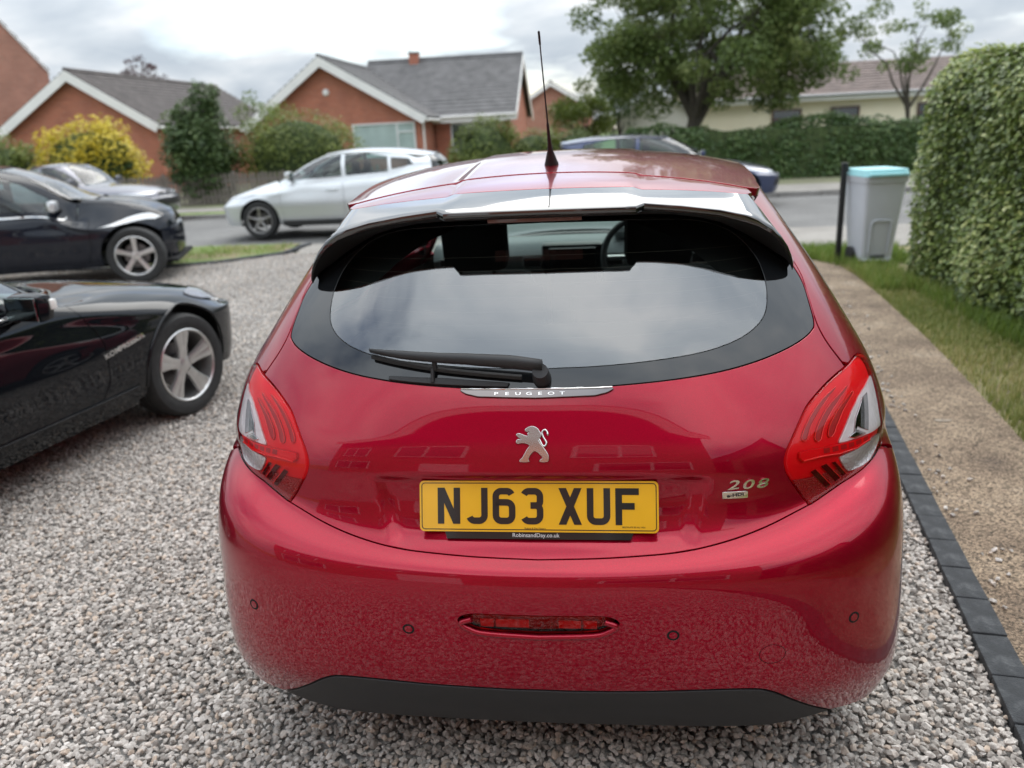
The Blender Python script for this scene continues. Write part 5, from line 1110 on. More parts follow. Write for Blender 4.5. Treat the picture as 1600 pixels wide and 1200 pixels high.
for sg in (1, -1): panel('headlamp', FR, [(sg*a, t) for a, t in ((.32, KR[5]+.02), (.70, KR[5]), (.88, KR[6]), (.80, KR[7]), (.60, KR[6]+.02))], mat('headlamp_glass', (.6, .6, .62), .08, .6, coat=1.), red, res=.04)
panel('grille', FR, sym([(0., KR[5]-.005), (.30, KR[5]), (.30, KR[6]+.01), (0., KR[6]+.01)]), M_TRIM, red, res=.04)
# dark inner shell, floor and cabin
ns, ntt = 120, 30; a, b = np.meshgrid(np.linspace(-RED.smax, RED.smax, 2*ns), np.linspace(.02, KR[10]-.03, ntt)); Pn = RED.nrm(a.ravel(), b.ravel()); Q = RED.ev(a.ravel(), b.ravel())-Pn*.03
fcs = []
for i in range(ntt-1):
    for j in range(2*ns-1):
        p = Q[i*2*ns+j]
        if min(math.hypot(p[1]-AX_R, p[2]-WR), math.hypot(p[1]-AX_F, p[2]-WR)) > .37 or abs(p[0]) < .5: fcs.append((i*2*ns+j, i*2*ns+j+1, (i+1)*2*ns+j+1, (i+1)*2*ns+j))
mesh_obj('inner_shell', Q, fcs, M_DARK, red, smooth=True)
mb = MB(); mb.box((0, 3.45, .27), (1.3, 2.9, .04)); mb.box((0, 1.78, .52), (1.1, .03, .36)); mb.build('underbody', M_DARK, red)
def cabin():
    # headlining and pillar trim seen through the window
    g = np.array([(x, f) for f in np.linspace(2.12, 3.7, 12) for x in np.linspace(-.5, .5, 12)]); p = ROOF.ev(g[:, 0], g[:, 1]); p[:, 2] -= .05
    mesh_obj('headlining', p, [(i*12+j, i*12+j+1, (i+1)*12+j+1, (i+1)*12+j) for i in range(11) for j in range(11)], mat('headlining_cloth', (.35, .35, .34), .95), red, smooth=True)
    for sg in (1, -1):
        # rear pillar lining: a sheet inside the body along the pillar
        s_ = np.linspace(.60, 1.32, 12); t_ = np.linspace(1.0, RED.tmax, 10); A_, B_ = np.meshgrid(s_, t_)
        lim = np.interp(B_, [1.0, 1.2, 1.30, 1.36, 1.45, 1.53, 1.6, 1.64], [.72, .68, .62, .55, .48, .41, .30, .20]); A_ = lim+(A_-.60)/.72*(1.34-lim)
        q = RED.ev(sg*A_.ravel(), B_.ravel())-RED.nrm(sg*A_.ravel(), B_.ravel())*.04
        mesh_obj('pillar_lining', q, [(i*12+j, i*12+j+1, (i+1)*12+j+1, (i+1)*12+j) for i in range(9) for j in range(11)], M_DARK, red, smooth=True)
    mb = MB(); mb.bbox((0, 2.15, .72), (1.30, .70, .55), .05); mb.build('boot_floor', M_TRIM, red)
    for x in (-.34, .34):
        mb = MB(); mb.bbox((x, 2.66, .80), (.60, .14, .58), .05, Matrix.Rotation(rad(12), 3, 'X')); mb.build('rear_seat', M_CLOTH, red, smooth=50)
    for x in (-.37, .37):
        mb = MB(); R_ = Matrix.Rotation(rad(14), 3, 'X'); mb.bbox((x, 3.30, .74), (.47, .15, .60), .06, R_); mb.bbox((x, 3.55, .52), (.50, .55, .16), .05)
        st = mb.build('front_seat', M_CLOTH, red, smooth=50)
        mb = MB(); mb.bbox((x, 3.20, 1.175), (.275, .11, .27), .055, R_); mb.tube([(x-.07, 3.23, 1.0), (x-.07, 3.21, 1.1)], .008, 8); mb.tube([(x+.07, 3.23, 1.0), (x+.07, 3.21, 1.1)], .008, 8); mb.build('headrest', M_CLOTH, st, smooth=50)
    mb = MB(); pr_ = [(4.50, 1.01), (4.20, 1.06), (4.00, 1.07), (3.93, 1.05), (3.90, 1.0), (3.93, .92), (4.0, .80), (4.1, .55), (4.5, .55)]
    V = [(x, f, z-.02*(abs(x)/.7)**2) for x in np.linspace(-.70, .70, 13) for f, z in pr_]; n = len(pr_)
    mb.add(V, [(i*n+j, i*n+j+1, (i+1)*n+j+1, (i+1)*n+j) for i in range(12) for j in range(n-1)]); dash = mb.build('dashboard', M_DASH, red, smooth=50)
    mb = MB(); mb.bbox((.0, 3.90, .98), (.30, .05, .17), .02, Matrix.Rotation(rad(18), 3, 'X')); mb.bbox((0, 3.95, .78), (.24, .10, .30), .03); cs = mb.build('centre_stack', mat('dash_black', (.015, .015, .016), .3), red, smooth=50)
    MB().bbox((0, 3.868, .985), (.23, .012, .11), .006, Matrix.Rotation(rad(18), 3, 'X')).build('screen_unit', mat('screen_black', (.004, .005, .006), .08, coat=1.), cs)
    for x in (-.62, .62, -.20, .20):
        mb = MB(); mb.bbox((x, 3.905, .965), (.10, .02, .06), .01); v = mb.build('air_vent', mat('vent_silver', (.5, .5, .5), .3, .8), red); MB().bbox((x, 3.893, .965), (.085, .006, .045), .003).build('vent_slats', M_DARK, v)
    mb = MB(); mb.bbox((.37, 4.0, 1.095), (.34, .16, .06), .03); mb.build('instrument_hood', M_DASH, dash, smooth=50)
    # steering wheel
    c = Vector((.34, 3.74, 1.0)); ax = Vector((0, -.92, .39)).normalized(); u = Vector((1, 0, 0)); v = ax.cross(u).normalized()
    mb = MB(); mb.tube([c+0.19*(math.cos(q)*u+math.sin(q)*v) for q in np.linspace(0, 2*math.pi, 37)], .015, 10, False); sw = mb.build('steering_wheel', mat('wheel_leather', (.02, .02, .02), .45), red, smooth=60)
    mb = MB(); mb.bbox(c, (.14, .05, .11), .02, Matrix.Rotation(rad(23), 3, 'X')); mb.build('wheel_hub', M_DASH, sw, smooth=50)
    for q in (0, math.pi, -math.pi/2): MB().tube([c+.06*(math.cos(q)*u+math.sin(q)*v), c+.17*(math.cos(q)*u+math.sin(q)*v)], .012, 8).build('wheel_spoke', M_SILV, sw, smooth=50)
    mb = MB(); mb.bbox((.0, 3.70, 1.36), (.22, .03, .06), .02); mb.build('inner_mirror', M_TRIM, red, smooth=50)
cabin()
# ---- wheels
def wheel(parent, x, f, sign, r=.31, w=.195, rim=.205, spokes=5, twin=False, m_rim=None, name='wheel', steer=0., spoke_w=.05, dark=None):
    """wheel = tyre (the part) with rim, spokes, disc and hub under it; axis along x, outer face towards sign"""
    m_rim = m_rim or M_ALLOY
    mb = MB(); hw = w/2
    mb.lathe([(rim, -hw*.86), (rim+.012, -hw*.95), (r-.045, -hw), (r-.02, -hw*.97), (r-.006, -hw*.82), (r, -hw*.55), (r, -hw*.28), (r-.007, -hw*.25), (r-.007, -hw*.18), (r, -hw*.15), (r, hw*.15), (r-.007, hw*.18), (r-.007, hw*.25), (r, hw*.28), (r, hw*.55), (r-.006, hw*.82), (r-.02, hw*.97), (r-.045, hw), (rim+.012, hw*.95), (rim, hw*.86)], 56, 'x')
    t = mb.build(name, M_TYRE, parent, smooth=35); t.location = (x, f, r); t.rotation_euler = (0, 0, steer)
    mb = MB(); o = sign*hw
    mb.lathe([(rim+.004, o*.92), (rim-.004, o*.96), (rim-.012, o*.90), (rim-.018, o*.6), (rim-.03, 0), (rim-.03, -o*.86), (rim+.002, -o*.9)], 48, 'x'); mb.build('rim', m_rim, t, smooth=40)
    mb = MB(); mb.lathe([(0, o*.05), (rim*.62, o*.05), (rim*.62, -o*.02), (0, -o*.02)], 32, 'x'); mb.build('brake_disc', mat('brake_iron', (.16, .15, .15), .4, .8), t, smooth=40)
    mb = MB(); mb.lathe([(0, o*.72), (.035, o*.70), (.055, o*.64), (.062, o*.5), (.062, o*.2)], 24, 'x'); mb.build('hub', m_rim, t, smooth=40)
    for k in range(spokes):
        q0 = 2*math.pi*k/spokes+.3
        for dq in ((-.135, .135) if twin else (0,)):
            mb = MB(); V = []; rr = np.linspace(.045, rim-.008, 6)
            for i, rad_ in enumerate(rr):
                wd = (spoke_w*(.5 if twin else 1))*np.interp(i, [0, 2, 5], [.85, .75, 1.05]); xo = o*np.interp(i, [0, 2, 5], [.66, .72, .84]); q = q0+dq*np.interp(i, [0, 5], [.8, 1])
                rd_, tg_ = np.array([0, math.cos(q), math.sin(q)]), np.array([0, -math.sin(q), math.cos(q)])
                for a, d_ in ((-.5, -.018), (-.42, 0), (0, .006), (.42, 0), (.5, -.018)): V.append(rd_*rad_+tg_*wd*a+np.array([xo+sign*d_, 0, 0]))
            F_ = [(i*5+j, i*5+j+1, (i+1)*5+j+1, (i+1)*5+j) for i in range(5) for j in range(4)]
            mb.add(V, F_); mb.build('spoke', dark if dark else m_rim, t, smooth=35)
    return t
for sg in (1, -1):
    for f in (AX_R, AX_F): wheel(red, sg*.755, f, sg)
# ---------------------------------------------------------------- the other cars
class FrontOf:
    def __init__(s, net): s.n = net; s.tmax = net.tmax
    def ev(s, a, t):
        a = np.asarray(a, float); sg = np.where(a < 0, -1., 1.); q = s.n.ev(s.n.smax-np.abs(a), t).copy(); q[:, 0] = np.abs(q[:, 0])*sg; return q
    def nrm(s, a, t):
        a = np.asarray(a, float); sg = np.where(a < 0, -1., 1.); q = s.n.nrm(s.n.smax-np.abs(a)-1e-3, t).copy(); q[:, 0] *= sg; return q
class CarRoof:
    def __init__(s, pts, k=.10): s.k = np.array([p[0] for p in pts]); s.v = np.array([p[1] for p in pts]); s.tmax = 99; s.c = k
    def z(s, x, f): x = np.asarray(x, float); f = np.asarray(f, float); return spl(s.k, s.v, f.ravel()).reshape(f.shape)-s.c*x**2-.12*x**4
    def ev(s, x, f): x = np.asarray(x, float); f = np.asarray(f, float); return np.stack([x, f, s.z(x, f)], 1)
    def nrm(s, x, f, e=1e-3):
        x = np.asarray(x, float); f = np.asarray(f, float); n = np.cross(s.ev(x+e, f)-s.ev(x-e, f), s.ev(x, f+e)-s.ev(x, f-e)); return n/np.linalg.norm(n, axis=1)[:, None]
def car_net(L, W, axr, axf, rear, front, roof, wr=.70, belt=None, round_r=1., round_f=1.15, hip=(), flare=0.):
    """rear/front: (f, z) of the centre line for rows 4..9; roof: (rear f, z, front f, z)"""
    rx = np.array([0, .342, .67, .894, .983]); rd = np.array([0, .006, .047, .173, .40])*round_r; fd = np.array([.46, .20, .05, 0])*round_f
    fx = np.array([.845, .48, 0])
    wb = axf-axr; fs = [axr, axr+.25*wb, axr+.53*wb, axr+.76*wb, axf]; rows = []
    prof_w = [.915, .975, .99, 1., .99, .975, .965, .95, .93, .905]
    zz = [.20, .33, .45, .58]; rf = [.09, .03, .005, 0]; ff = [.07, .02, 0, .0]
    for k in range(10):
        w = W*prof_w[k]
        if k < 4: r0 = (rf[k], zz[k]); f0 = (L-ff[k], zz[k])
        else: r0 = rear[k-4]; f0 = front[k-4]
        u = max(0, k-3)/6
        zb = lambda f: float(np.interp(f, [p[0] for p in belt], [p[1] for p in belt]))
        row = []
        for j in range(5):
            z = r0[1]+(.02*j/4 if k > 3 else 0)*1.; row.append((w*rx[j]*(1-.06*u*(j >= 1)), r0[0]+rd[j]*(1+.25*u), z))
        if k == 9: s_f = list(np.linspace(r0[0]+.75, f0[0]-.42, 4))+[f0[0]-.16]
        elif k >= 5: a = (k-4)/5; s_f = [fs[j]*(1-a)+a*(list(np.linspace(rear[5][0]+.75, front[5][0]-.42, 4))+[front[5][0]-.16])[j] if j not in (0,) else fs[0]*(1-a)+a*(rear[5][0]+.75) for j in range(5)]
        else: s_f = fs
        for j in range(5):
            f = s_f[j]
            if k < 4: z = zz[k]
            else: z = .58+(zb(f)-.58)*[.28, .50, .66, .80, .91, 1.][k-4]
            ww = w
            if j == 4 and k >= 7: ww = w*[.97, .93, .87][k-7]
            row.append((ww+flare*(j in (0, 4))*(k in (2, 3, 4, 5)), f, z))
        for j in range(3):
            row.append((W*fx[j]*(1-.05*(k > 4)-.20*u*(j == 0)-.10*u*(j == 1)), f0[0]-[.16, .035, 0][j]*round_f*(1-.45*u), f0[1]-(.02*(2-j)/2 if k > 4 else 0)))
        rows.append(row)
    fr, zr, ft, zt = roof; R11 = []
    ws = [wr*W*q for q in (0, .45, .74, .92, .985)]
    for j in range(5): R11.append([ws[j], fr+[0, .01, .05, .13, .26][j], zr-[0, .0, .01, .025, .03][j]])
    for f, q in zip(np.linspace(fr+.42, ft-.12, 5), (1.01, 1.04, 1.03, .99, .84)): R11.append([wr*W*q, f, None])
    for q, d, dz in ((.60, .045, .012), (.33, .01, .004), (0, 0, 0)): R11.append([wr*W*q, ft-d, zt-dz])
    return rows, R11
def build_car(cfg):
    c = cfg; roofp = c['roof_line']; CR = CarRoof(roofp)
    rows, R11 = car_net(c['L'], c['W'], c['axr'], c['axf'], c['rear'], c['front'], (roofp[0][0], roofp[0][1]-.02, roofp[-1][0], roofp[-1][1]-.01), c.get('wr', .70), c['belt'], flare=c.get('flare', 0.), round_f=c.get('round_f', 1.15))
    for p in R11:
        if p[2] is None: p[2] = float(CR.z(p[0], p[1]))-.015
    R9 = np.array(rows[9]); R11 = np.array(R11); R10 = (R9*.5+R11*.5); R10[:, 0] *= 1.035
    R10[:3, 1] -= c.get('bulge_r', .02); R10[-3:, 1] += .03; rows = rows+[R10.tolist(), R11.tolist()]
    net = Net(rows); KR_ = net.kr; FR_ = FrontOf(net); root = thing(c['name'], c['label'], 'car', c['loc'], c['rz'], c.get('group')); res = c.get('res', .05)
    off = c['axf']                                 # origin on the ground under the front axle
    hold = bpy.data.objects.new('x', None)
    inv = Inv(net, .80, net.smax-.55); I_ = lambda q: [tuple(p) for p in inv(q)]
    P_ = c['paint']; t9 = KR_[9]; parts = []
    def pn(name, n_, ring, m, par=root, **kw):
        o = panel(name, n_, ring, m, par, **{**dict(res=res), **kw}); parts.append(o); return o
    wr_, ar = c['wr_'], c['wr_']+.045
    def archp(f): return [(f+ar*math.cos(q), wr_+.01+ar*math.sin(q)) for q in np.linspace(math.pi+.28, -.28, 24)]
    th = KR_[5]+c.get('hood_t', .03); smx = net.smax; eps = .003
    wins = c['windows']; side_panels = []
    for sg in (1, -1):
        S = (lambda q: [tuple(p) for p in q]) if sg > 0 else (lambda q: [(-s, t) for s, t in q])
        dr = [I_(densify(d, .08)) for d in c['doors']]
        ring = [(eps, .03), (.5, .03), (.80, .03)]+[p for p in I_(archp(c['axr'])) if p[1] > .02]+I_([(f, .23) for f in np.linspace(c['axr']+ar+.08, c['axf']-ar-.08, 8)])+[p for p in I_(archp(c['axf'])) if p[1] > .02]+[(smx-.62, .03), (smx-.3, .03), (smx-eps, .03), (smx-eps, th), (smx-.60, th+.02), (smx-.70, (th+t9)/2), (smx-.74, t9-.01)]+[(s, t9-.012) for s in np.linspace(smx-.85, eps, 24)]
        b = pn('body_side', net, S(ring), P_, holes=[S(d) for d in dr], gap=.0012)
        for d in dr:
            o = pn('door', net, S(d), P_); 
        gh = [(.70, t9-.008)]+[(s, t9-.008) for s in np.linspace(.8, smx-.74, 20)]+[(smx-.68, t9+.15), (smx-.66, net.tmax-.004)]+[(s, net.tmax-.004) for s in np.linspace(smx-.75, .75, 20)]+[(.64, net.tmax-.004), (.66, t9+.15)]
        wr_rings = [I_(densify(w, .08)) for w in wins]
        pn('window_frame', net, S(gh), c.get('frame', P_), holes=[S(w) for w in wr_rings])
        for w in wr_rings: pn('side_window', net, S(w), c.get('glass', M_SIDEG), gap=.001, depth=.004, lift=-.004)
        if c.get('belt_trim'): 
            bt = I_([(f, z-.014) for f, z in c['belt_trim']]+[(f, z+.012) for f, z in c['belt_trim'][::-1]]); pn('belt_moulding', net, S(bt), M_CHR, gap=0, lift=.003, depth=.003)
        for d in c.get('handles', ()):
            s_, t_ = inv([d])[0]; pts = [net.ev([s_+k*.05], [t_])[0]+net.nrm([s_+k*.05], [t_])[0]*l for k, l in ((0, 0), (.6, .035), (2, .04), (3.4, .035), (4, 0))]
            o = MB().tube([(sg*p[0], p[1], p[2]) for p in pts], .012, 8).build('door_handle', P_, root, smooth=40); parts.append(o)
        # lamps sit on the surface
        for nm, ring_, m_, n_ in c['lamps']:
            pn(nm, FR_ if n_ == 'front' else net, [(sg*a, t) for a, t in ring_], m_, gap=0, r=.004, depth=.006, lift=.004, res=.03)
        # door mirror
        mf, mz = c['mirror']; q = net.ev(*[[v] for v in inv([(mf, mz-.06)])[0]])[0]; x = q[0]
        mb = MB(); mb.bbox((sg*(x+.125), mf+.01, mz), (.20, .10, .135), .045); o = mb.build('door_mirror', c.get('mirror_m', P_), root, smooth=50); parts.append(o)
        g_ = MB().bbox((sg*(x+.125), mf-.042, mz), (.17, .008, .108), .003).build('mirror_glass', mat('mirror_tint', (.42, .5, .5), .03, 1.), o)
        if c.get('indicator'): MB().bbox((sg*(x+.19), mf+.045, mz+.01), (.08, .04, .05), .012).build('mirror_indicator', mat('indicator_lens', (.75, .74, .70), .15, 0, coat=1.), o, smooth=40)
        MB().tube([(sg*(x-.03), mf+.04, mz-.07), (sg*(x+.07), mf+.02, mz-.03)], .028, 8).build('mirror_arm', M_TRIM, o, smooth=40)
        for f in (c['axr'], c['axf']): parts.append(wheel(root, sg*(c['W']-c.get('wheel_in', .10)), f, sg, c['wr_'], c.get('ww', .20), c.get('rim', .21), c.get('spokes', 5), c.get('twin', False), c.get('rim_m'), steer=c.get('steer', 0.) if f == c['axf'] else 0., spoke_w=c.get('spoke_w', .06)))
        if c.get('sill'): pn('sill_trim', net, S(I_([(c['axr']+ar+.06, .20), (c['axf']-ar-.06, .20), (c['axf']-ar-.05, .30), (c['axr']+ar+.05, .30)])), c['sill'], lift=.012, depth=.012)
        if c.get('skirt'): pn('side_skirt', net, S(I_(densify(c['skirt'], .08))), P_, lift=.010, depth=.014)
    hd = sym([(0., th), (.60, th+.02), (.70, (th+t9)/2), (.735, t9-.02), (0., t9-.02)]); pn('bonnet', FR_, hd, P_, depth=.01)
    pn('windscreen', FR_, sym([(0., t9), (.50, t9), (.655, t9+.03), (.645, net.tmax-.01), (0., net.tmax-.006)]), c.get('screen', MATS['screen_glass']), gap=.001, depth=.004, lift=-.002)
    wrk = [(0., t9), (.50, t9), (.64, t9+.03), (.63, net.tmax-.01), (0., net.tmax-.006)]; pn('rear_window', net, wrk+[(-a, t) for a, t in wrk[::-1] if a > 0], M_SIDEG, gap=.001, depth=.004, lift=-.002)
    s_ = np.linspace(0, smx, 70); e = net.ev(s_, np.full(70, net.tmax)); half = [(max(p[0]-.004, 0), p[1]) for p in e]; ring = half+[(-x, f) for x, f in half[::-1] if x > 1e-4]
    pn('roof', CR, ring, P_, depth=.015)
    # dark inside
    ns_, nt_ = 60, 14; a, b = np.meshgrid(np.linspace(-smx, smx, 2*ns_), np.linspace(.04, t9-.04, nt_)); Q = net.ev(a.ravel(), b.ravel())-net.nrm(a.ravel(), b.ravel())*.035; fc = []
    for i in range(nt_-1):
        for j in range(2*ns_-1):
            p = Q[i*2*ns_+j]
            if min(math.hypot(p[1]-c['axr'], p[2]-wr_), math.hypot(p[1]-c['axf'], p[2]-wr_)) > ar+.03 or abs(p[0]) < .45: fc.append((i*2*ns_+j, i*2*ns_+j+1, (i+1)*2*ns_+j+1, (i+1)*2*ns_+j))
    parts.append(mesh_obj('inner_shell', Q, fc, M_DARK, root, smooth=True))
    mb = MB(); fm = (c['axr']+c['axf'])/2; mb.box((0, fm, .23), (1.35, c['axf']-c['axr']+.9, .04)); mb.box((0, c['axf'], .45), (1.05, .7, .4)); mb.box((0, c['axr'], .45), (1.05, .7, .4)); parts.append(mb.build('underbody', M_DARK, root))
    zb = float(np.interp(fm, [p[0] for p in c['belt']], [p[1] for p in c['belt']]))
    for x in (-.36, .36):
        mb = MB(); f0 = c['seat']; mb.bbox((x, f0, zb-.15), (.48, .16, .60), .06, Matrix.Rotation(rad(14), 3, 'X')); o = mb.build('seat', M_CLOTH, root, smooth=50); parts.append(o); MB().bbox((x, f0-.10, zb+.23), (.27, .10, .19), .045).build('headrest', M_CLOTH, o, smooth=50)
    fcw = c['front'][5][0]; mb = MB(); mb.bbox((0, fcw-.33, zb-.08), (1.25, .45, .2), .06); parts.append(mb.build('dashboard', M_DASH, root, smooth=50))
    cc = Vector((.36, fcw-.62, zb-.05)); mb = MB(); mb.tube([cc+.18*Vector((math.cos(q), .38*math.sin(q), .92*math.sin(q))) for q in np.linspace(0, 2*math.pi, 25)], .016, 8, False); parts.append(mb.build('steering_wheel', M_TRIM, root, smooth=60))
    for nm, ring_, m_ in c.get('nose', ()): pn(nm, FR_, sym(ring_), m_, gap=0, r=.003, depth=.006, lift=.004, res=.03)
    for o in parts: o.location.y -= off
    return root, net, inv, parts, off
M_SIDEG = glass_mat('green_side_glass', (.55, .70, .66), 1.55)
M_SIDED = glass_mat('dark_side_glass', (.20, .24, .24), 1.55)
M_HEADL = mat('headlamp_clear', (.55, .56, .58), .06, .5, coat=1., bump=(40, .4))
M_TAILR = mat('tail_red', (.35, .01, .012), .12, 0, coat=1.)
black = paint_mat('black_paint', (.003, .0035, .0045), (.006, .007, .009), metal=0., rough=.5, coat_ior=1.43, spec=0.)
black2 = paint_mat('blue_black_paint', (.004, .005, .008), (.008, .010, .016), metal=0., rough=.5, coat_ior=1.43, spec=0.)
silver = paint_mat('silver_paint', (.50, .52, .53), (.62, .64, .65), metal=.6, rough=.38)
grey = paint_mat('grey_paint', (.10, .10, .12), (.17, .17, .20), metal=.6, rough=.35)
blue = paint_mat('blue_paint', (.017, .024, .06), (.035, .048, .11), metal=.5, rough=.38)
# black two-seater beside the red car
HEAD = rad(-8.5); hx, hy = math.sin(rad(8.5)), math.cos(rad(8.5))
def place(px, py, rz, W, wheel_in, ww):
    """origin so that the right front tyre's outer foot stands at (px, py)"""
    lx = W-wheel_in+ww/2; return (px-lx*math.cos(rz), py-lx*math.sin(rz), 0)
slk_cfg = dict(name='black_roadster', label='black two-seat roadster with silver five-spoke wheels at the left, nearest the red car', loc=place(-2.53, 4.42, HEAD, .885, .115, .22), rz=HEAD,
    L=4.08, W=.885, axr=.82, axf=3.25, wr_=.318, ww=.22, rim=.222, wheel_in=.115, spokes=5, twin=True, spoke_w=.13, steer=rad(-6), paint=black, res=.03, wr=.66, flare=.012,
    rear=[(.03, .68), (.06, .78), (.10, .86), (.25, .90), (.60, .93), (1.05, .95)], front=[(4.05, .58), (3.98, .67), (3.80, .735), (3.50, .80), (3.05, .87), (2.62, .93)],
    belt=[(.6, .86), (1.4, .885), (2.2, .90), (2.8, .855), (3.25, .79), (3.6, .70)], roof_line=[(1.42, 1.25), (1.62, 1.285), (1.85, 1.30), (2.02, 1.285)], seat=1.55,
    windows=[[(1.45, .93), (2.38, .935), (2.28, 1.05), (2.10, 1.17), (1.95, 1.22), (1.55, 1.215)]], doors=[[(1.28, .30), (2.52, .30), (2.60, .42), (2.60, .62), (2.52, .78), (2.46, .87), (1.30, .86)]], handles=[(1.42, .76)],
    lamps=[('tail_lamp', [(.50, .60), (.80, .58), (.92, .66), (.84, .72), (.56, .71)], M_TAILR, 'rear')], mirror=(2.12, .92), indicator=True, belt_trim=[(1.35, .905), (2.40, .915)], skirt=[(1.24, .205), (2.83, .205), (2.83, .325), (1.24, .325)])
slk, slk_net, slk_inv, _, slk_off = build_car(slk_cfg)
KS = slk_net.kr; FS = FrontOf(slk_net)
for sg in (1, -1):
    r_ = smooth_closed([(.52, KS[5]+.015), (.70, KS[4]+.055), (.86, KS[5]+.0), (.84, KS[6]-.01), (.70, KS[6]+.01), (.56, KS[6]-.02)], 3)
    o = panel('headlamp', FS, [(sg*a, t) for a, t in r_], M_HEADL, slk, res=.02, gap=0, r=.004, depth=.006, lift=.004); o.location.y -= slk_off
    o2 = panel('headlamp_lens', FS, [(sg*a, t) for a, t in r_], M_LENS, o, res=.03, gap=0, r=.004, depth=.006, lift=.01)
    o = panel('bumper_slot', FS, [(sg*a, t) for a, t in ((.66, KS[3]-.01), (.96, KS[3]+.02), (.96, KS[3]+.035), (.66, KS[3]+.01))], M_TRIM, slk, res=.03, gap=0, r=.002, depth=.004, lift=.003); o.location.y -= slk_off
    # arch lip
    pts = slk_inv([(3.25+.366*math.cos(q), .328+.366*math.sin(q)) for q in np.linspace(math.pi+.1, -.15, 30)]); pp = slk_net.ev(pts[:, 0], pts[:, 1]); o = MB().tube([(sg*p[0], p[1], p[2]) for p in pp], .010, 8).build('wheel_arch_lip', black, slk, smooth=50); o.location.y -= slk_off
me = text_mesh('KOMPRESSOR', .036, .002, bold=.0012); me.materials.clear(); me.materials.append(M_CHR); me.name = 'side_lettering'
st = slk_inv([(2.735, .575), (2.80, .585)]); ds = (st[1]-st[0]); ds /= np.hypot(*ds)
co = np.empty(len(me.vertices)*3); me.vertices.foreach_get('co', co); co = co.reshape(-1, 3); s_ = st[0][0]+co[:, 0]*ds[0]*1.0-co[:, 1]*ds[1]; t_ = st[0][1]+co[:, 0]*ds[1]+co[:, 1]*ds[0]
p = slk_net.ev(s_, t_)+slk_net.nrm(s_, t_)*(co[:, 2:3]+.003); me.vertices.foreach_set('co', p.ravel()); me.update(); o = link(bpy.data.objects.new('side_lettering', me), slk); o.location.y -= slk_off
hatch = dict(W=.90, wr_=.315, ww=.205, rim=.215, res=.05)
# black hatchback with pale mirror caps, facing the drive entrance
build_car(dict(hatch, name='black_hatchback', label='black hatchback with silver mirror caps behind the roadster', loc=place(-5.80, 9.30, rad(-70), .90, .10, .205), rz=rad(-70), round_f=1.6, L=3.86, W=.90, axr=.80, axf=3.40, wr_=.345, rim=.24, paint=black2, spokes=5, spoke_w=.075,
    rear=[(.03, .70), (.06, .80), (.09, .88), (.13, .95), (.20, 1.02), (.28, 1.08)], front=[(3.85, .66), (3.80, .79), (3.69, .89), (3.48, .97), (3.22, 1.02), (2.92, 1.05)],
    belt=[(.3, 1.02), (1.2, .93), (2.2, .86), (3.0, .82), (3.6, .78)], roof_line=[(.55, 1.44), (1.0, 1.50), (1.5, 1.52), (1.95, 1.475)], seat=1.75,
    windows=[[(.75, 1.04), (1.55, .99), (1.58, 1.40), (1.2, 1.42), (.85, 1.35)], [(1.64, .98), (2.62, .93), (2.45, 1.10), (2.2, 1.26), (1.95, 1.37), (1.66, 1.41)]], doors=[[(1.05, .42), (1.20, .30), (1.58, .30), (1.60, .87), (1.0, .90)], [(1.61, .30), (2.86, .30), (2.92, .5), (2.92, .80), (1.63, .87)]], handles=[(1.72, .80)],
    lamps=[('headlamp', [(.50, .60), (.62, .585), (.95, .66), (1.05, .72), (.80, .70), (.62, .66)], mat('headlamp_bright', (.75, .75, .74), .15, .2, coat=1.), 'front'), ('tail_lamp', [(.50, .74), (.80, .72), (.86, .88), (.60, .90)], M_TAILR, 'rear')], mirror=(2.55, 1.0), mirror_m=mat('satin_silver', (.70, .71, .72), .3, .7), belt_trim=[(.85, .965), (1.6, .915), (2.66, .855)], frame=black2))
# silver hatchback on the near side of the road
build_car(dict(hatch, name='silver_hatchback', label='silver hatchback parked at the near kerb, facing left', loc=(-6.06, 14.55, 0), rz=rad(90), L=4.30, W=.885, axr=.85, axf=3.45, wr_=.318, rim=.225, paint=silver, spokes=5, spoke_w=.05, rim_m=mat('two_tone_alloy', (.35, .34, .33), .35, .8),
    rear=[(.03, .70), (.06, .80), (.08, .90), (.10, .98), (.13, 1.03), (.17, 1.08)], front=[(4.26, .60), (4.18, .70), (4.0, .78), (3.72, .86), (3.45, .93), (3.20, .99)],
    belt=[(.3, 1.04), (1.2, .98), (2.2, .92), (3.0, .89), (3.6, .82)], roof_line=[(.32, 1.32), (.8, 1.41), (1.4, 1.455), (1.9, 1.45), (2.3, 1.40)], seat=1.85,
    windows=[[(.62, 1.16), (1.0, 1.09), (1.02, 1.29), (.70, 1.26)], [(1.06, 1.06), (1.82, 1.02), (1.84, 1.37), (1.45, 1.375), (1.08, 1.31)], [(1.90, 1.015), (2.95, .975), (2.75, 1.12), (2.5, 1.25), (2.25, 1.345), (1.92, 1.365)]], doors=[[(1.12, .55), (1.22, .32), (1.84, .30), (1.86, .93), (1.0, .97)], [(1.875, .30), (2.98, .30), (3.02, .5), (3.02, .84), (1.885, .93)]], handles=[(1.1, .84), (1.96, .80)],
    lamps=[('headlamp', [(.50, .60), (.62, .585), (.92, .66), (1.0, .72), (.80, .70), (.62, .66)], M_HEADL, 'front'), ('tail_lamp', [(.50, .80), (.80, .78), (.86, .92), (.60, .93)], M_TAILR, 'rear')], mirror=(2.85, 1.06), frame=silver, sill=mat('grey_plastic', (.05, .05, .05), .6)))
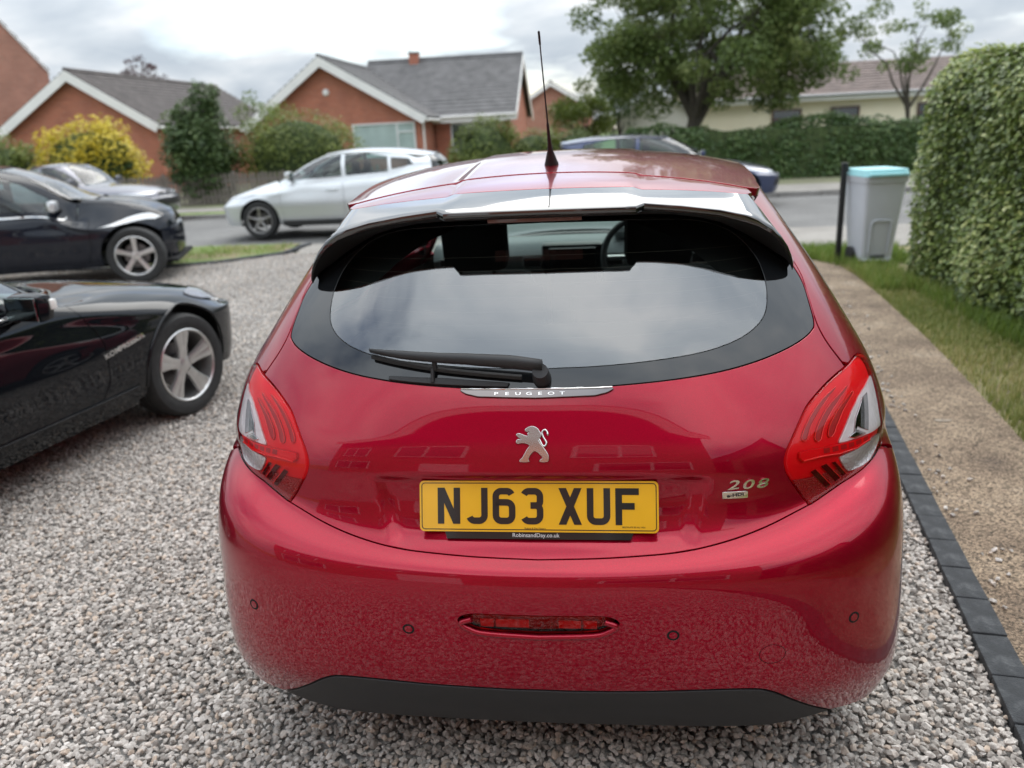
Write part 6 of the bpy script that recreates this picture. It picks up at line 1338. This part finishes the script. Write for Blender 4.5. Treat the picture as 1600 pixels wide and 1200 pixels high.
# grey saloon on the far side at the left
build_car(dict(hatch, name='grey_saloon', label='dark grey saloon with a twin grille parked across the road at the left', loc=(-10.75, 17.75, 0), rz=rad(-93), L=4.52, W=.905, axr=.98, axf=3.74, wr_=.32, paint=grey,
    rear=[(.03, .68), (.05, .80), (.07, .92), (.20, .99), (.55, 1.01), (.95, 1.03)], front=[(4.50, .58), (4.46, .68), (4.32, .76), (3.95, .83), (3.45, .89), (3.02, .95)],
    belt=[(.4, .96), (1.2, .95), (2.2, .92), (3.0, .89), (3.7, .80)], roof_line=[(1.45, 1.36), (1.7, 1.40), (2.0, 1.42), (2.4, 1.38)], seat=2.0,
    windows=[[(1.25, 1.01), (1.85, .985), (1.87, 1.34), (1.6, 1.33)], [(1.93, .98), (2.86, .945), (2.7, 1.07), (2.45, 1.22), (2.25, 1.31), (1.95, 1.345)]], doors=[[(1.25, .50), (1.3, .30), (1.88, .30), (1.90, .90), (1.2, .92)], [(1.91, .30), (3.05, .30), (3.12, .5), (3.12, .83), (1.92, .90)]], handles=[(1.3, .82), (2.0, .80)],
    lamps=[('headlamp', [(.34, .60), (.62, .585), (.92, .62), (.98, .67), (.70, .665), (.36, .655)], M_HEADL, 'front'), ('tail_lamp', [(.48, .66), (.80, .66), (.86, .76), (.52, .78)], M_TAILR, 'rear'), ('grille', [(.03, .555), (.24, .56), (.27, .62), (.05, .63)], M_TRIM, 'front')], nose=[('lower_grille', [(0., .22), (.45, .22), (.40, .33), (0., .33)], M_TRIM), ('number_plate', [(0., .42), (.26, .42), (.26, .51), (0., .51)], mat('plate_white', (.75, .75, .72), .4))], mirror=(2.75, 1.0), frame=grey))
# blue hatchback on the far side behind the red roof
build_car(dict(hatch, name='blue_hatchback', label='blue hatchback across the road, mostly hidden behind the red roof', loc=(2.72, 17.15, 0), rz=rad(-90), L=4.75, W=.90, axr=.95, axf=3.92, wr_=.315, paint=blue,
    rear=[(0.03, .70), (0.06, .80), (0.1, .88), (0.16, .95), (0.25, 1.02), (0.38, 1.08)], front=[(4.7, .56), (4.6, .66), (4.42, .73), (4.12, .80), (3.75, .87), (3.42, .93)],
    belt=[(0.3, 1.03), (1.4, .98), (2.6, .93), (3.4, .89), (4, .80)], roof_line=[(0.35, 1.36), (0.9, 1.43), (1.7, 1.455), (2.55, 1.39)], seat=2.2,
    windows=[[(0.75, 1.09), (1.85, 1.03), (1.87, 1.37), (1.4, 1.375), (0.85, 1.30)], [(1.93, 1.02), (3.24, .98), (3, 1.14), (2.75, 1.26), (2.45, 1.34), (1.95, 1.37)]], doors=[[(1.35, .5), (1.45, .30), (1.88, .30), (1.9, .93), (1.05, .95)], [(1.91, .30), (3.35, .30), (3.4, .5), (3.4, .84), (1.92, .93)]], handles=[(1.1, .84), (2, .80)],
    lamps=[('headlamp', [(.50, .58), (.66, .575), (.98, .61), (1.02, .67), (.80, .66), (.58, .63)], M_HEADL, 'front'), ('tail_lamp', [(.50, .70), (.80, .70), (.86, .86), (.60, .88)], M_TAILR, 'rear')], nose=[('lower_grille', [(0., .20), (.7, .20), (.66, .31), (0., .33)], M_TRIM)], mirror=(3.15, 1.03), frame=blue))
# ---------------------------------------------------------------- bin and post
def bin_():
    b = thing('wheelie_bin', 'grey wheelie bin with a turquoise lid standing on the grass', 'bin', (2.95, 9.22, 0), rad(4)); g = mat('bin_grey', (.50, .52, .555), .5, bump=(220, .08), var=(3, .06)); tq = mat('bin_lid_turquoise', (.33, .66, .69), .45)
    def shell(z0, z1, w0, w1, d0, d1, n=4, r=.045):
        V = []
        for k in range(n+1):
            u = k/n; V.append([(x, y, z0+(z1-z0)*u) for x, y in rrect(w0+(w1-w0)*u, d0+(d1-d0)*u, r)])
        m = len(V[0]); mb = MB(); mb.add([p for r_ in V for p in r_], [(k*m+i, k*m+(i+1) % m, (k+1)*m+(i+1) % m, (k+1)*m+i) for k in range(n) for i in range(m)]+[tuple(range(m-1, -1, -1)), tuple(n*m+i for i in range(m))]); return mb
    shell(.07, .94, .33, .44, .44, .64).build('body', g, b, smooth=40)
    mb = shell(.90, .965, .455, .475, .655, .675, 2); mb.build('rim', g, b, smooth=40)
    lid = shell(.968, 1.035, .48, .45, .69, .64, 3, .07).build('lid', tq, b, smooth=40)
    MB().bbox((0, -.35, .985), (.40, .06, .03), .01).build('lid_grip', tq, lid, smooth=40)
    # raised arch on the front
    q = [(-.10, .16), (-.105, .42)]+[(-.105+.04-.04*math.cos(a), .46+.045*math.sin(a)) for a in np.linspace(0, math.pi/2, 5)]; q = q+[(-x, z) for x, z in q[::-1]]
    fy = lambda z: -(.44+(.64-.44)*(z-.07)/.87)/2-.006
    MB().tube([(x, fy(z), z) for x, z in q], .011, 6).build('front_rib', g, b, smooth=50)
    MB().bbox((0, fy(.11)+.005, .11), (.16, .02, .05), .006).build('foot_recess_shade', mat('bin_shadow', (.10, .105, .115), .6), b)  # raised block; the shade of a recess is put into its dark colour
    MB().bbox((0, fy(.08), .075), (.33, .03, .03), .008).build('base_rim', g, b, smooth=40)
    for s in (-1, 1):
        MB().lathe([(0, -.025), (.07, -.025), (.10, -.018), (.10, .018), (.07, .025), (0, .025)], 24, 'x', (s*.205, .02, .10)).build('wheel', M_RUB, b, smooth=40)
    MB().tube([(-.21, .02, .10), (.21, .02, .10)], .012, 8).build('axle', M_TRIM, b)
bin_()
def post_():
    p = thing('gate_post', 'slim black square post left of the grey bin', 'post', (2.655, 9.35, 0)); MB().bbox((0, 0, .54), (.055, .055, 1.08), .004).build('shaft', mat('post_black', (.012, .012, .013), .45), p); MB().bbox((0, 0, 1.09), (.068, .068, .02), .006).build('cap', MATS['post_black'], p)
    MB().bbox((.03, 0, 1.03), (.035, .03, .05), .005).build('catch', MATS['post_black'], p)
post_()
# ---------------------------------------------------------------- gravel
def gravel():
    rng = random.Random(5); stones = bpy.data.collections.new('gravel_stones')
    m = bpy.data.materials.new('gravel_stone'); m.use_nodes = True; nt = m.node_tree; N = nt.nodes; L = nt.links; b = N['Principled BSDF']; b.inputs['Roughness'].default_value = .85
    oi = N.new('ShaderNodeObjectInfo'); r = N.new('ShaderNodeValToRGB'); e = r.color_ramp.elements
    cols = [(0., (.27, .24, .215)), (.22, (.41, .375, .34)), (.5, (.53, .49, .45)), (.75, (.63, .585, .54)), (.88, (.54, .43, .34)), (1., (.71, .67, .63))]
    while len(e) < len(cols): e.new(.5)
    for i, (p, c) in enumerate(cols): e[i].position = p; e[i].color = (*c, 1)
    L.new(oi.outputs['Random'], r.inputs[0]); tc = N.new('ShaderNodeTexCoord'); n = N.new('ShaderNodeTexNoise'); n.inputs['Scale'].default_value = 90; n.inputs['Detail'].default_value = 5; L.new(tc.outputs['Object'], n.inputs['Vector'])
    mr = N.new('ShaderNodeMapRange'); mr.inputs[1].default_value = .3; mr.inputs[2].default_value = .7; mr.inputs[3].default_value = .72; mr.inputs[4].default_value = 1.2; L.new(n.outputs[0], mr.inputs[0]); sc = N.new('ShaderNodeVectorMath'); sc.operation = 'SCALE'; L.new(r.outputs[0], sc.inputs[0]); L.new(mr.outputs[0], sc.inputs[3]); n3 = N.new('ShaderNodeTexNoise'); n3.inputs['Scale'].default_value = 1.1; n3.inputs['Detail'].default_value = 4; L.new(oi.outputs['Location'], n3.inputs['Vector'])
    m3 = N.new('ShaderNodeMapRange'); m3.inputs[1].default_value = .3; m3.inputs[2].default_value = .7; m3.inputs[3].default_value = .84; m3.inputs[4].default_value = 1.1; L.new(n3.outputs[0], m3.inputs[0]); s3 = N.new('ShaderNodeVectorMath'); s3.operation = 'SCALE'; L.new(sc.outputs[0], s3.inputs[0]); L.new(m3.outputs[0], s3.inputs[3]); L.new(s3.outputs[0], b.inputs['Base Color'])
    for k in range(12):
        bm = bmesh.new()
        for _ in range(13):
            v = Vector((rng.gauss(0, 1), rng.gauss(0, 1), rng.gauss(0, 1))).normalized(); bm.verts.new((v.x*.0122*rng.uniform(.8, 1.2), v.y*.0095*rng.uniform(.8, 1.15), v.z*.0078*rng.uniform(.8, 1.1)))
        bmesh.ops.convex_hull(bm, input=bm.verts); loose = [v for v in bm.verts if not v.link_faces]; bmesh.ops.delete(bm, geom=loose, context='VERTS')
        bmesh.ops.bevel(bm, geom=bm.edges[:], offset=.0007, segments=1, affect='EDGES')
        me = bpy.data.meshes.new('stone'); bm.to_mesh(me); bm.free(); me.materials.append(m); o = bpy.data.objects.new('stone_shape', me); stones.objects.link(o)
    R_ = np.random.default_rng(3)
    drive = np.array([(-9, -3.4), edge_pt(-5.6), edge_pt(dl), (2.0, 10.55), (-4.65, 11.7), (-5.5, 10.9), (-6.2, 10.55), (-9, 10.55)])
    def scatter(x0, x1, y0, y1, sp, z):
        gx, gy = np.meshgrid(np.arange(x0, x1, sp), np.arange(y0, y1, sp)); g = np.stack([gx.ravel(), gy.ravel()], 1)+R_.uniform(-.55, .55, (gx.size, 2))*sp; g = g[in_poly(g, drive)]; zz = R_.uniform(-.008, .004, len(g))+z+.004*np.sin(g[:, 0]*2.1)*np.sin(g[:, 1]*1.7)
        return np.column_stack([g, zz])
    P = np.vstack([scatter(-3.4, 1.45, .95, 4.2, .015, -.006), scatter(-3.4, 1.9, 4.2, 7, .021, -.006), scatter(-9, -3.4, 1, 7, .028, -.005), scatter(-9, 2.2, 7, 11.8, .028, -.005), scatter(-2.4, 1.2, -.9, .95, .0165, -.006), scatter(-4, -2.4, -1.2, .95, .024, -.006), scatter(-2.4, 1.0, -3.3, -.9, .021, -.006), scatter(-4.2, -2.4, -3.3, -1.2, .027, -.006)])
    # a few stray stones kicked over the edging on to the path
    ss = [edge_pt(R_.uniform(-.6, 6), .12+abs(R_.normal(0, .10))) for _ in range(110)]; P = np.vstack([P, np.column_stack([np.array(ss), np.full(len(ss), .004)])])
    me = bpy.data.meshes.new('gravel'); me.vertices.add(len(P)); me.vertices.foreach_set('co', P.ravel()); me.update(); o = link(bpy.data.objects.new('gravel', me)); o['kind'] = 'stuff'; o['label'] = 'pale grey and pinkish stone chippings covering the drive'; o['category'] = 'gravel'
    ng = bpy.data.node_groups.new('gravel_nodes', 'GeometryNodeTree'); ng.interface.new_socket('Geometry', in_out='INPUT', socket_type='NodeSocketGeometry'); ng.interface.new_socket('Geometry', in_out='OUTPUT', socket_type='NodeSocketGeometry')
    N = ng.nodes; L = ng.links; gi = N.new('NodeGroupInput'); go = N.new('NodeGroupOutput'); ci = N.new('GeometryNodeCollectionInfo'); ci.inputs[0].default_value = stones; ci.inputs['Separate Children'].default_value = True; ci.inputs['Reset Children'].default_value = True
    ip = N.new('GeometryNodeInstanceOnPoints'); ip.inputs['Pick Instance'].default_value = True
    rr = N.new('FunctionNodeRandomValue'); rr.data_type = 'FLOAT_VECTOR'; rr.inputs[0].default_value = (-.6, -.6, 0); rr.inputs[1].default_value = (.6, .6, 6.283)
    rs = N.new('FunctionNodeRandomValue'); rs.data_type = 'FLOAT'; rs.inputs[2].default_value = .62; rs.inputs[3].default_value = 1.32; rs.inputs['Seed'].default_value = 4
    L.new(gi.outputs[0], ip.inputs['Points']); L.new(ci.outputs[0], ip.inputs['Instance']); L.new(rr.outputs[0], ip.inputs['Rotation']); L.new(rs.outputs[1], ip.inputs['Scale']); L.new(ip.outputs[0], go.inputs[0])
    md = o.modifiers.new('scatter', 'NODES'); md.node_group = ng
gravel()
